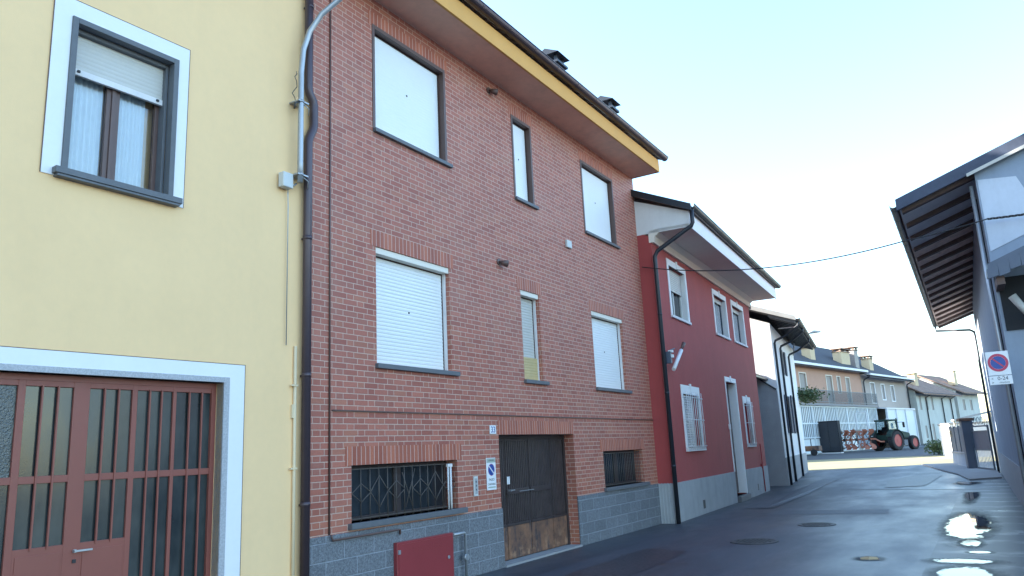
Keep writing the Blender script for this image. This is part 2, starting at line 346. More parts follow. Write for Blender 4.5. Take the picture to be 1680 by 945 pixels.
def text(name, body, size, mat, parent, loc, face='x', ext=.0015, sx=1, align='CENTER'):
    cu = bpy.data.curves.new(name, 'FONT'); cu.body = body; cu.size = size; cu.align_x = align; cu.align_y = 'CENTER'; cu.extrude = ext
    t = bpy.data.objects.new('tmp', cu); C.objects.link(t)
    dg = bpy.context.evaluated_depsgraph_get(); dg.update(); me = bpy.data.meshes.new_from_object(t.evaluated_get(dg)); bpy.data.objects.remove(t)
    if face == 'x': rot = Matrix(((0, 0, 1), (1, 0, 0), (0, 1, 0))).to_4x4()     # text x -> +y, y -> z, normal +x
    else: rot = Matrix(((1, 0, 0), (0, 0, -1), (0, 1, 0))).to_4x4()                # faces -y
    me.transform(Matrix.Translation(loc) @ rot @ Matrix.Diagonal((sx, 1, 1, 1)))
    me.name = name; me.materials.clear(); me.materials.append(M[mat])
    o = bpy.data.objects.new(name, me); C.objects.link(o); o.parent = parent; return o

def front(mb, y0, y1, z0, z1, holes, depth, x=0):
    ys = sorted({y0, y1, *[h[0] for h in holes], *[h[1] for h in holes]}); zs = sorted({z0, z1, *[h[2] for h in holes], *[h[3] for h in holes]})
    ys = [y for y in ys if y0 <= y <= y1]; zs = [z for z in zs if z0 <= z <= z1]
    for a, b in zip(ys, ys[1:]):
        for c, d in zip(zs, zs[1:]):
            ym, zm = (a+b)/2, (c+d)/2
            if any(h[0] < ym < h[1] and h[2] < zm < h[3] for h in holes): continue
            mb.poly([(x, a, c), (x, b, c), (x, b, d), (x, a, d)])
    for h in holes:
        a, b, c, d = h[:4]; e = x-depth
        mb.poly([(x, a, c), (e, a, c), (e, a, d), (x, a, d)]); mb.poly([(x, b, c), (x, b, d), (e, b, d), (e, b, c)])
        mb.poly([(x, a, d), (e, a, d), (e, b, d), (x, b, d)])
        if c > z0+.01: mb.poly([(x, a, c), (x, b, c), (e, b, c), (e, a, c)])
        mb.poly([(e, a, c), (e, b, c), (e, b, d), (e, a, d)])   # closed at the back of the recess
def body(mb, y0, y1, z0, ze, zr, W, x=0):
    """sides, back and gables of a house whose front sheet stands at x; ridge parallel to y"""
    for y in (y0, y1): mb.poly([(x, y, z0), (x, y, ze), (x-W/2, y, zr), (x-W, y, ze), (x-W, y, z0)])
    mb.poly([(x-W, y0, z0), (x-W, y1, z0), (x-W, y1, ze), (x-W, y0, ze)])
def roof(y0, y1, ze, zr, W, over, th, x=0, oy=0, drop=0):
    """two sloping slabs, outer lower edge of the front slab at x+over"""
    mb = MB(); s = (zr-ze)/(W/2); xo = x+over; zo = ze-over*s+drop
    prof = [(xo, zo), (x-W/2, zr+drop), (x-W-over, zo), (x-W-over, zo+th), (x-W/2, zr+drop+th), (xo, zo+th)]
    return mb.prism(prof, y0-oy, y1+oy)

def slats(mb, y0, y1, z0, z1, x, pitch=.055, gaps=(), gd=.006):
    z = z0; i = 0; N = int(round((z1-z0)/pitch)); p = (z1-z0)/N
    for i in range(N):
        a = z0+i*p; g = .012 if i in gaps else .004
        mb.poly([(x-gd, y0, a), (x-gd, y1, a), (x-gd, y1, a+g/2), (x-gd, y0, a+g/2)])
        zz = [a+g/2, a+g/2+.006, (a+a+p)/2, a+p-g/2-.006, a+p-g/2]; xx = [x-gd, x-.002, x, x-.002, x-gd]
        for j in range(4): mb.poly([(xx[j], y0, zz[j]), (xx[j], y1, zz[j]), (xx[j+1], y1, zz[j+1]), (xx[j+1], y0, zz[j+1])], False)
        mb.poly([(x-gd, y0, a+p-g/2), (x-gd, y1, a+p-g/2), (x-gd, y1, a+p), (x-gd, y0, a+p)])
def ring(mb, x0, x1, y0, y1, z0, z1, t, tb=None, tt=None):
    tb = t if tb is None else tb; tt = t if tt is None else tt
    mb.box(x0, x1, y0, y0+t, z0, z1); mb.box(x0, x1, y1-t, y1, z0, z1)
    mb.box(x0, x1, y0+t, y1-t, z1-tt, z1)
    if tb: mb.box(x0, x1, y0+t, y1-t, z0, z0+tb)

# ------------------------------------------------------------------ the ground
def gz(y): return 0 if y < 25 else ((y-25)*.0112 if y < 58 else .37+(y-58)*.005)
g = MB(); ys = [-300, -60, 0, 25, 58, 120, 700]; hs = [0 if y < 58 else gz(min(y, 120)) for y in ys]
xs = [-400, -40, -10, 0, 8, 60, 500]
for a in range(len(ys)-1):
    for b in range(len(xs)-1):
        g.poly([(xs[b], ys[a], hs[a]), (xs[b+1], ys[a], hs[a]), (xs[b+1], ys[a+1], hs[a+1]), (xs[b], ys[a+1], hs[a+1])])
struct('road', g, 'asphalt')
def sheet(mb, pts, dz):
    return mb.poly([(x, y, gz(y)+dz) for x, y in pts])
ap = MB()
def xr(y): return 7.05-.0226*(y-14)
for a, b in ((9, 25), (25, 31.5)):
    sheet(ap, [(5.55, a), (xr(a)+.6, a), (xr(b)+.3, b), (5.45, b)], .004)
struct('pavement', ap, 'apron')
def puddle_mat():
    k = NT('puddle_water'); t = k.t
    k.b.inputs['Base Color'].default_value = (.015, .018, .022, 1); k.b.inputs['Roughness'].default_value = .02; k.b.inputs['Specular IOR Level'].default_value = 1.0; k.b.inputs['IOR'].default_value = 1.6
    ge = k.n('ShaderNodeNewGeometry'); mp = k.n('ShaderNodeMapping'); mp.inputs['Scale'].default_value = (1, .4, 1); k.l(ge.outputs['Position'], mp.inputs[0])
    n1 = k.noise(2.6, 5, mp.outputs[0], .62); n2 = k.noise(14, 4, mp.outputs[0], .6)
    ln = k.n('ShaderNodeVectorMath', operation='LENGTH'); k.l(k.tc.outputs['Object'], ln.inputs[0])
    v = k.math('ADD', k.math('ADD', k.math('MULTIPLY', k.math('SUBTRACT', n1, .5), .9), k.math('MULTIPLY', k.math('SUBTRACT', n2, .5), .5)), k.math('SUBTRACT', .72, ln.outputs['Value']))
    tr = k.n('ShaderNodeBsdfTransparent'); wet = k.n('ShaderNodeBsdfGlossy'); wet.inputs['Roughness'].default_value = .22; wet.inputs[0].default_value = (.10, .11, .12, 1)
    ad = k.n('ShaderNodeMixShader'); k.l(k.math('MULTIPLY', k.ramp(v, -.42, .0, 0, .6), 1), ad.inputs[0]); k.l(tr.outputs[0], ad.inputs[1]); k.l(wet.outputs[0], ad.inputs[2])
    mx = k.n('ShaderNodeMixShader'); k.l(k.ramp(v, 0, .09), mx.inputs[0]); k.l(ad.outputs[0], mx.inputs[1]); k.l(k.b.outputs[0], mx.inputs[2])
    k.l(mx.outputs[0], t.nodes['Material Output'].inputs[0]); return k.m
M['puddle'] = puddle_mat()
for i, (a, b, c, d) in enumerate(((5.88, 16.6, .46, 2.9), (5.98, 13.9, .2, .6), (5.95, 12.0, .46, .30), (5.98, 10.95, .42, .75), (4.78, 12.04, .24, .24), (6.1, 12.9, .2, .16), (5.75, 24.5, .2, 3.4), (5.55, 29.2, .4, 1.2), (6.1, 9.9, .5, .5))):
    pm_ = MB(); pm_.poly([(1.25*cos(2*pi*j/40), 1.25*sin(2*pi*j/40), 0) for j in range(40)])
    po = struct('puddle', pm_, 'puddle'); po.location = (a, b, gz(b)+.0085); po.scale = (c, d, 1)
yd = MB()
sheet(yd, [(-30, 40), (-1.6, 40.0), (2, 41.6), (3.3, 42.9), (4.6, 42.6), (7.5, 45), (7, 58), (-30, 58)], .005)
struct('yard', yd, 'gravel')
yd = MB(); sheet(yd, [(-30, 54), (3.7, 54), (4.2, 58), (-30, 58)], .009); sheet(yd, [(-30, 58), (4.2, 58), (3, 80), (-30, 80)], .009); struct('yard', yd, 'yard_shade')  # second sheet, darker from the shadow edge on: shade put into the ground colour
# raised slab at the gate and a kerb stone
sl = MB()
def slab(mb, pts, h):
    n = len(pts); i = len(mb.v); mb.v += [(x, y, gz(y)-.02) for x, y in pts]+[(x, y, gz(y)+h) for x, y in pts]
    mb.f.append(tuple(i+n+j for j in range(n))); mb.sm.append(False)
    for j in range(n): mb.f.append((i+j, i+(j+1) % n, i+n+(j+1) % n, i+n+j)); mb.sm.append(False)
slab(sl, [(3.32, 42.4), (4.44, 36.6), (5.12, 33.6), (5.57, 30.3), (6.5, 31.1), (6.35, 36), (5.5, 38.5), (4.7, 42.3)], .055)
struct('kerb_slab', sl, 'concrete')
for mt, pts in (('patcha', [(1.7, 18.6), (4.3, 18.9), (4.2, 20.0), (1.8, 19.8)]), ('patchb', [(3.3, 27.6), (4.4, 28.2), (4.6, 33.5), (3.6, 33.8), (3.0, 31)]), ('patcha', [(.75, 20.5), (1.5, 20.5), (1.1, 33), (.5, 33)]), ('patchb', [(1.2, 7), (2.2, 7), (2.1, 12.4), (1.3, 12.6)])):
    pt = MB(); q = []
    rnd = random.Random(len(pts)+int(pts[0][1]*10))
    for (xa, ya), (xb, yb) in zip(pts, pts[1:]+pts[:1]):
        for t in range(8): q.append((xa+(xb-xa)*t/8+rnd.uniform(-.03, .03), ya+(yb-ya)*t/8+rnd.uniform(-.03, .03)))
    sheet(pt, q, .004 if max(p[1] for p in pts) < 25 else .012); struct('road_patch', pt, mt)
jt = MB(); sheet(jt, [(2.03, 27.20), (6.4, 26.1), (6.4, 26.22), (2.03, 27.36)], .005); struct('road_joint', jt, 'black')
def manhole(x, y, r, label):
    e = empty('manhole_cover', (x, y, gz(y)), 0, label, 'manhole cover')
    MB().disc((0, 0, .002), r, 'z', .010, 40, r*.86).build('frame_ring', 'iron', e)
    mb = MB().disc((0, 0, .002), r*.85, 'z', .006, 40)
    for i in range(-4, 5):
        for j in range(-4, 5):
            if (i*i+j*j) < 20: mb.box(i*r*.17-.022, i*r*.17+.022, j*r*.17-.012, j*r*.17+.012, .008, .014)
    mb.build('lid', 'iron', e)
manhole(2.78, 13.74, .40, 'round cast iron manhole cover in front of the red house, the nearer of the two')
manhole(3.27, 16.55, .36, 'small faint manhole cover in the road, behind the nearer one')

# ------------------------------------------------------------------ brick house
B = empty('brick_house', (0, 0, 0), 0, 'three storey brown red brick house with closed white shutters and number 33', 'house')
BY0, BY1, BZ = 6.25, 16.67, 8.03
up = [(7.40, 9.02), (11.07, 11.70), (13.82, 15.36)]
holes = [(a, b, 6.07, 7.59) for a, b in up]+[(a, b, 2.86, 4.40) for a, b in up]+[(6.93, 9.07, .95, 1.61), (13.91, 15.91, .93, 1.62), (10.18, 12.70, 0, 1.955)]
wl = MB(); front(wl, BY0, BY1, 0, BZ, holes, .30); body(wl, BY0, BY1, 0, BZ, 10.4, 9)
wl.build('wall', 'brick', B)
for h in holes:     # soldier courses over the openings
    a, b, d = h[0], h[1], h[3]; hh = .22
    MB().box(-.002, .0045, a-.10 if h[2] else a, b+.10 if h[2] else b+.02, d+.0, d+hh).build('lintel', 'soldier', B)
for a, b in ((BY0+.0, 10.18), (12.70, BY1)): MB().box(-.01, .022, a, b, 0, .855).build('plinth', 'stone', B, bevel=.004)
for (a, b) in up:       # upper windows, fully closed, brown frames
    wn = MB(); ring(wn, -.16, .012, a-.035, b+.035, 6.05, 7.625, .05, 0, .06); ring(wn, -.2, -.10, a+.015, b-.015, 6.07, 7.565, .045, .03, .05)
    f = wn.build('window', 'brown', B, bevel=.004)
    s_ = MB(); slats(s_, a+.05, b-.05, 6.075, 7.53, -.085, .046, gd=.0015); s_.box(-.105, -.0885, a+.05, b-.05, 6.075, 7.53); s_.build('shutter', 'shutter', f)
    MB().box(-.084, -.079, (a+b)/2-.012, (a+b)/2+.012, 6.87, 6.894).build('shutter_stop', 'black', f)
    MB().box(-.17, .055, a-.03, b+.12, 6.005, 6.062).build('sill', 'sill', f, bevel=.006)
for i, (a, b) in enumerate(up):       # lower windows
    wn = MB(); ring(wn, -.17, -.115, a+.002, b-.002, 2.86, 4.398, .03, .02, .03); f = wn.build('window', 'brown', B)
    MB().box(-.115, -.012, a+.003, b-.003, 4.315, 4.397).build('shutter_box', 'creaml', f, bevel=.003)
    z0 = 2.88 if i != 1 else 3.26
    s_ = MB(); N = int(round((4.30-z0)/.05)); lo = int(N*.66)
    slats(s_, a+.04, b-.04, z0, 4.30, -.125, .05, gaps=tuple(range(lo, min(lo+5, N-2))), gd=.006); s_.box(-.14, -.132, a+.04, b-.04, z0, 4.30)
    s_.build('shutter', 'shutter' if i != 1 else 'shutterg', f)
    if i == 1:
        s2 = MB(); slats(s2, a+.05, b-.02, 2.88, 3.26, -.085, .05, gd=.004); s2.box(-.12, -.09, a+.05, b-.02, 2.88, 3.26); s2.build('lower_blind', 'shutterw', f)
    else: MB().box(-.124, -.118, (a+b)/2-.012, (a+b)/2+.012, 3.62, 3.644).build('shutter_stop', 'black', f)
    MB().box(-.115, -.07, b-.028, b-.003, 2.862, 4.31).build('guide_rail', 'pale', f)
    MB().box(-.17, .055, a-.03, b+.13, 2.795, 2.858).build('sill', 'sill', f, bevel=.006)
def basement(a, b, z0, z1, label, pattern):
    wn = MB(); ring(wn, -.26, -.20, a+.002, b-.002, z0+.002, z1-.002, .05, .05, .05); m = (a+b)/2
    wn.box(-.26, -.20, m-.07, m+.07, z0+.05, z1-.05)
    f = wn.build('window', 'door', B, bevel=.004); f['label'] = label
    MB().box(-.235, -.225, a+.05, b-.05, z0+.05, z1-.05).build('pane', 'dkglass', f)
    gr = MB(); x = -.06 if pattern else -.05
    n = 13 if pattern else 22
    for i in range(n):
        y = a+.06+(b-a-.18)*i/(n-1); gr.tube([(x, y, z0+.0), (x, y, z1-.03)], .007 if pattern else .005, 6)
    gr.box(x-.006, x+.006, a+.02, b-.08, z0+.03, z0+.042); gr.box(x-.006, x+.006, a+.02, b-.08, z1-.055, z1-.043)
    if pattern:
        st = (b-a-.18)/(n-1); zc = z0+.33
        for c, h in ((1, .11), (3, .19), (5, .11), (8, .11), (10, .19), (12, .10)):
            y = a+.06+st*c; e = st*1.0
            for k in ((-1, 1), (1, 1), (-1, -1), (1, -1)): gr.tube([(x+.008, y+k[0]*e, zc), (x+.008, y, zc+k[1]*h)], .006, 5)
        y = a+.06+st*6.5
        gr.tube([(x+.008, y-st*.8, z1-.12), (x+.008, y+st*.4, z0+.1)], .006, 5); gr.tube([(x+.008, y+st*.8, z1-.08), (x+.008, y-st*.4, z0+.1)], .006, 5)
    gr.build('grille', 'grille', f)
    MB().box(-.26, .07, a-.06, b+.13, z0-.07, z0).build('sill', 'sill', f, bevel=.006)
    if pattern:
        MB().box(-.05, -.02, b-.20, b-.09, z1-.09, z1-.05).tube([(-.035, b-.18, z1-.09), (-.035, b-.18, z0)], .012, 8).tube([(-.035, b-.12, z1-.09), (-.035, b-.12, z0)], .016, 8).build('vent_pipe', 'pale', f)
basement(6.93, 9.07, .95, 1.61, 'wide basement window with diamond pattern iron grille', True)
basement(13.91, 15.91, .93, 1.62, 'basement window with fine vertical wire grille', False)
# big folding door
D = MB(); da, db = 10.18, 12.70; ring(D, -.26, -.19, da+.003, db-.003, 0, 1.953, .05, 0, .05)
d = D.build('door', 'door', B); d['label'] = 'dark metal double door with ribbed panels and rusty lower part'
edges = [da+.05, 10.66, 11.40, 12.15, db-.05]
for a, b in zip(edges, edges[1:]):
    p = MB(); n = int((b-a-.03)/.055)
    p.box(-.25, -.225, a+.006, b-.006, .04, 1.90)
    for i in range(n):
        y = a+.025+(b-a-.05)*(i+.5)/n; wv = .012
        p.prismx([(y-.02, .58), (y+.02, .58), (y+.02, 1.87), (y-.02, 1.87)], -.225, -.212)
    p.box(-.226, -.205, a+.008, b-.008, 1.86, 1.90); p.box(-.226, -.205, a+.008, b-.008, .535, .57)
    if a > 10.5 and a < 12: p.box(-.226, -.200, a+.02, b-.02, 1.02, 1.10)
    o = p.build('panel', 'door', d, bevel=.003)
    MB().box(-.226, -.210, a+.008, b-.008, .045, .53).build('kick_plate', 'rust', o)
MB().box(-.200, -.185, 10.75, 10.90, 1.075, 1.09).box(-.200, -.15, 10.72, 10.75, 1.07, 1.095).box(-.2, -.185, 11.05, 11.5, 1.05, 1.06).build('handle', 'steel', d)
MB().box(-.212, -.206, 10.70, 10.735, 1.18, 1.30).box(-.212, -.206, 10.745, 10.78, 1.18, 1.30).build('notice', 'signw', d)
MB().box(-.25, .05, da, db, 0, .03).build('threshold', 'concrete', d)
# dark wall lines, spotlights, little boxes
MB().tube([(.012, 6.56, BZ), (.012, 6.56, .86)], .011, 6).tube([(.012, 6.60, 2.25), (.012, BY1, 2.25)], .010, 6).build('wall_conduit', 'brown', B)
MB().tube([(.05, 6.56, .86), (.05, 6.56, .83), (.05, 6.58, .80), (.05, 7.70, .80), (.05, 7.74, .80), (.05, 7.74, .74)], .014, 6).build('plinth_conduit', 'brown', B)
MB().tube([(.09, 8.80, .62), (.09, 9.05, .62), (.09, 9.08, .60), (.09, 9.08, 0)], .02, 8).disc((.09, 9.05, .3), .045, 'x', .05, 12).box(.02, .09, 9.0, 9.02, .60, .64).build('gas_pipe', 'steel', B)
rf = MB(); s = .40
rf.prism([(.74, 8.36), (-4.5, 10.46), (-9.7, 8.36), (-9.7, 8.44), (-4.5, 10.56), (.74, 8.44)], BY0-.1, BY1+.15)
ro = rf.build('roof', 'tiled', B)
MB().box(-.02, .68, BY0, BY1, BZ-.0, BZ+.10).build('soffit', 'soffit', B)
MB().box(.66, .70, BY0, BY1+.003, BZ-.01, 8.32).build('fascia', 'ochre', B, bevel=.004)
MB().poly([(.66, BY1+.002, 8.02), (.66, BY1+.002, 8.33), (-.02, BY1+.002, 8.62), (-.02, BY1+.002, 8.02)]).poly([(.66, BY1-.03, 8.02), (.66, BY1-.03, 8.33), (-.02, BY1-.03, 8.62), (-.02, BY1-.03, 8.02)]).build('eave_end', 'ochre', B)
def gutter(mb, x, y0, y1, z, r=.075):
    n = 10; prof = [(x+r*cos(pi+pi*j/n), z+r*sin(pi+pi*j/n)) for j in range(n+1)]; inn = [(x+(r-.006)*cos(pi+pi*j/n), z+(r-.006)*sin(pi+pi*j/n)) for j in reversed(range(n+1))]
    mb.prism(prof+inn, y0, y1); mb.tube([(x+r, y0, z), (x+r, y1, z)], .011, 6)
    k = y0+.3
    while k < y1: mb.box(x-r-.003, x+r+.003, k, k+.025, z-.01, z+.004); mb.prism([(x+(r+.004)*cos(pi+pi*j/8), z+(r+.004)*sin(pi+pi*j/8)) for j in range(9)], k, k+.025); k += .8
gt = MB(); gutter(gt, .785, BY0, BY1+.22, 8.43, .085); gt.build('gutter', 'gutter', B)
for yc, wd in ((13.35, .34), (16.05, .30)):
    x0, x1 = -.50, -.08
    c = MB().box(x0, x1, yc-wd/2, yc+wd/2, 8.5, 9.60); c.build('chimney', 'sheet', ro)
    cp = MB().box(x0-.06, x1+.06, yc-wd/2-.06, yc+wd/2+.06, 9.60, 9.65)
    for px in (x0, x1-.06):
        for py in (yc-wd/2, yc+wd/2-.06): cp.box(px, px+.06, py, py+.06, 9.65, 9.80)
    cp.prism([(x0-.1, 9.80), (x1+.1, 9.80), ((x0+x1)/2, 9.95)], yc-wd/2-.1, yc+wd/2+.1); cp.build('chimney_cap', 'darkgut', ro)
# corner downpipe of the brick house with its offset
dp = MB(); dp.tube([(.07, 6.135, 8.36), (.07, 6.135, 6.12), (.07, 6.15, 6.06), (.07, 6.215, 5.97), (.07, 6.225, 5.92), (.07, 6.225, 5.66), (.07, 6.21, 5.6), (.07, 6.15, 5.47), (.07, 6.14, 5.42), (.07, 6.14, 0)], .052, 14)
for z in (1.2, 2.6, 4.2, 7.2): dp.tube([(.07, 6.14, z), (.07, 6.14, z+.05)], .056, 14); dp.box(0, .05, 6.11, 6.17, z+.01, z+.03)
dp.build('downpipe', 'gutter', B)
for i, (y, z) in enumerate(((10.33, 7.80), (10.41, 4.76))):
    e = empty('wall_spotlight', (0, y, z), 0, ('small dark vent lamp on the brick wall just under the eave' if i == 0 else 'small dark vent lamp on the brick wall between the two shuttered lower windows'), 'wall lamp', 'lamps on the brick wall')
    MB().disc((0, 0, 0), .055, 'x', .02, 18).build('base', 'brown', e)
    MB().tube([(.02, 0, 0), (.08, .03, -.01)], .018, 8).build('arm', 'brown', e)
    MB().tube([(.05, .0, -.02), (.12, .09, -.035), (.125, .095, -.036)], [.035, .062, .05], 14).build('head', 'brown', e)
e = tag(MB().box(0, .05, 12.87, 13.07, 5.52, 5.67).build('junction_box', 'box', bevel=.01), 'small white box on the brick wall below the right hand upper window', 'junction box')

# house number, no parking sign, intercom, red cabinet
e = empty('house_number', (0.004, 10.01, 2.03), 0, 'small white enamel house number 33 beside the dark door', 'house number')
MB().box(0, .012, -.085, .085, -.065, .065).build('plate', 'signw', e, bevel=.004)
text('digits', '33', .13, 'blue', e, (.0135, 0, -.004))
e = empty('no_parking_sign', (.004, 9.915, 1.375), 0, 'tall white no parking plate on the brick wall left of the dark door', 'sign')
MB().box(0, .012, -.125, .125, -.235, .235).build('plate', 'signw', e, bevel=.004)
MB().box(.0121, .0135, -.12, .12, .165, .228).build('header_band', 'signh', e)
MB().disc((.012, 0, .06), .082, 'x', .002, 32).build('disc', 'blue', e)
bar = MB().prismx([(-.066, .108), (-.052, .12), (.066, .012), (.052, .0)], .0142, .0155); bar.build('bar', 'signw', e)
MB().disc((.0125, 0, .06), .087, 'x', .001, 32, .080).build('disc_rim', 'red', e)
text('header_text', 'COMUNE', .034, 'black', e, (.0137, 0, .197), ext=.0003)
text('lettering', 'PASSO', .052, 'black', e, (.0128, 0, -.085), ext=.0004); text('lettering', 'CARRABILE', .042, 'black', e, (.0128, 0, -.15), ext=.0004)
MB().box(.0125, .0132, -.10, .10, -.205, -.185).build('footer_line', 'signh', e)
e = empty('intercom', (.003, 9.49, 1.22), 0, 'narrow grey doorbell panel with a pale frame on the brick wall', 'intercom')
MB().box(0, .02, -.05, .05, -.14, .14).build('housing', 'box', e, bevel=.004)
MB().box(.0201, .023, -.03, .03, -.11, .11).build('face', 'plinth', e); mb = MB()
for k in range(3): mb.box(.0231, .027, -.015, .015, -.06+k*.055, -.035+k*.055)
mb.build('button', 'sill', e)
e = empty('meter_cabinet', (.022, 8.24, .05), 0, 'red sheet metal gas meter cabinet at the foot of the brick house', 'cabinet')
MB().box(0, .06, -.60, .57, 0, .60).build('body', 'redbox', e, bevel=.006)
mb = MB().box(.0601, .068, -.57, .54, .03, .57)
for r in (0, 1):
    for k in range(14): mb.box(.068, .071, -.30+k*.05, -.28+k*.05, .46+.04*r, .47+.04*r)
mb.build('door', 'redbox', e, bevel=.004)
MB().disc((.069, .44, .30), .022, 'x', .012, 16).build('lock', 'steel', e)
for q in (.12, .46): MB().box(.06, .078, -.585, -.55, q, q+.05).build('hinge', 'steel', e)

# ------------------------------------------------------------------ yellow house
YA = -.0441
Yh = empty('yellow_house', (0, BY0, 0), YA, 'yellow plastered house with a white framed window above a red garage door', 'house')
L = lambda y: y-6.25      # street coordinate -> local
yw = (3.40-6.25, 4.47-6.25, 4.30, 5.80)
gd = (1.6-6.25, 5.13-6.25, 0, 2.50)
wl = MB(); front(wl, -9.5, -.001, 0, 8.4, [yw, gd], .30); body(wl, -9.5, -.001, 0, 8.4, 10.6, 9)
wl.build('wall', 'yellow', Yh)
roof(-9.5, -.001, 8.4, 10.6, 9, .6, .12, drop=.05).build('roof', 'tiled', Yh)
a, b, c, d_ = yw
wn = MB(); ring(wn, -.07, .03, a-.0, b+.0, c-.0, d_+.0, .055, .0, .055); ring(wn, -.2, -.07, a+.055, b-.055, c, d_-.055, .03, .02, .04)
f = wn.build('window', 'sill', Yh, bevel=.004); f['label'] = 'white framed window with half lowered beige roller shutter and curtains'
sr = MB(); sr.box(-.004, .012, a-.16, a-.001, c-.07, d_+.17); sr.box(-.004, .012, b+.001, b+.12, c-.07, d_+.17); sr.box(-.004, .012, a-.001, b+.001, d_+.001, d_+.17); sr.build('surround', 'white', f)
sr = MB(); sr.box(.004, .0135, a-.166, a-.16, c-.07, d_+.176); sr.box(.004, .0135, b+.12, b+.126, c-.07, d_+.176); sr.box(.004, .0135, a-.16, b+.12, d_+.17, d_+.176); sr.build('surround_edge', 'brown', f)
MB().box(-.2, .085, a-.07, b+.07, c-.06, c).box(-.2, .075, a-.05, b+.05, c-.085, c-.061).build('sill', 'sill', f, bevel=.005)
zs = d_-.095
s_ = MB(); slats(s_, a+.085, b-.085, 5.36, zs, -.12, .045, gd=.004); s_.box(-.135, -.126, a+.085, b-.085, 5.36, zs); s_.build('shutter', 'shutterg', f)
MB().box(-.14, -.105, a+.085, b-.085, 5.30, 5.36).build('shutter_rail', 'pale', f, bevel=.003)
MB().box(-.104, -.09, a+.13, a+.155, 5.325, 5.345).box(-.104, -.09, b-.155, b-.13, 5.325, 5.345).build('shutter_stop', 'black', f)
m = (a+b)/2-.02
sh = MB(); ring(sh, -.22, -.165, a+.06, m, c+.02, d_-.06, .065, .05); ring(sh, -.22, -.165, m, b-.06, c+.02, d_-.06, .065, .05); sh.box(-.165, -.150, m-.02, m+.02, c+.03, d_-.07); sh.build('sash', 'brown', f, bevel=.004)
MB().box(-.2, -.195, a+.12, m-.06, c+.07, d_-.1).build('pane', 'glassc', f); MB().box(-.2, -.195, m+.06, b-.12, c+.07, d_-.1).build('pane', 'glassc', f)
for p, q in ((a+.08, m-.075), (m+.075, b-.20)):
    cu = MB(); n = 40; pts = [(-.245+.018*sin(i*1.15)+.006*sin(i*2.7+1), p+(q-p)*i/n) for i in range(n+1)]
    for (x0, y0), (x1, y1) in zip(pts, pts[1:]): cu.poly([(x0, y0, c+.03), (x1, y1, c+.03), (x1, y1, d_-.08), (x0, y0, d_-.08)], True)
    cu.build('curtain', 'curtain', f)
# garage
a, b, c, d_ = gd
gm = MB(); ring(gm, -.17, -.11, a+.002, b-.002, 0, d_-.002, .05, 0, .05)
G = gm.build('garage_door', 'reddoor', Yh); G['label'] = 'red metal garage door with barred ripple glass panes'
sr = MB(); sr.box(-.004, .012, a-.25, a-.03, 0, d_+.19); sr.box(-.004, .012, b+.065, b+.245, 0, d_+.19); sr.box(-.004, .012, a-.03, b+.065, d_+.055, d_+.19); sr.build('surround', 'white', G)
sr = MB(); sr.box(.003, .0135, b+.245, b+.251, 0, d_+.196); sr.box(.003, .0135, a-.25, b+.245, d_+.19, d_+.196); sr.build('surround_edge', 'brown', G)
gr = MB(); gr.box(-.105, .018, b, b+.065, 0, d_+.055); gr.box(-.105, .018, a-.03, a, 0, d_+.055); gr.box(-.105, .018, a, b, d_, d_+.055); gr.build('stone_reveal', 'granite', G, bevel=.003)
cols = [(5.11-6.25-.0, 4.695-6.25), (4.66-6.25, 4.30-6.25), (4.25-6.25, 3.86-6.25), (3.72-6.25, 3.33-6.25), (3.27-6.25, 2.65-6.25), (2.6-6.25, 2.1-6.25), (2.05-6.25, 1.66-6.25)]
lf = MB(); xb, xf = -.155, -.118
edg = []
for i, (q, p) in enumerate(cols):       # p low y, q high y
    mid = 1.63
    low = .62 if i in (0, 1) else (1.09 if i in (2, 3) else .0+.35)
    pm = 'ripple' if i > 3 else 'frost'; MB().box(-.145, -.140, p, q, mid+.03, d_-.10).build('pane', pm, G); MB().box(-.145, -.140, p, q, low, mid-.03).build('pane', 'frost', G)
    nb = 3
    for k in range(1, nb):
        y = p+(q-p)*k/nb; MB().box(-.128, -.108, y-.007, y+.007, low-.02, d_-.09).build('bar', 'reddoor', G)
    lf.box(xb, xf, p-.001, q+.001, d_-.10, d_-.05); lf.box(xb, xf, p-.001, q+.001, mid-.03, mid+.03); lf.box(xb, xf, p-.001, q+.001, 0.02, low)
    if i in (2, 3): MB().box(-.1175, -.112, p+.02, q-.02, .2, low-.06).build('kick_plate', 'reddoor', G, bevel=.002)
qs = [cc[0] for cc in cols]; ps = [cc[1] for cc in cols]
st = [(b-.05, qs[0])]+[(ps[i], qs[i+1]) for i in range(len(cols)-1)]+[(ps[-1], a+.05)]
for hi, lo_ in st: lf.box(xb, xf+.001, min(lo_, hi), max(lo_, hi), .02, d_-.05)
lf.build('leaf_frame', 'reddoor', G, bevel=.003)
MB().box(-.117, -.09, L(3.80), L(3.82), 1.015, 1.04).box(-.095, -.08, L(3.80), L(3.95), 1.02, 1.035).build('handle', 'steel', G)
MB().box(-.117, -.108, L(3.80), L(3.83), .93, .96).build('lock', 'black', G)
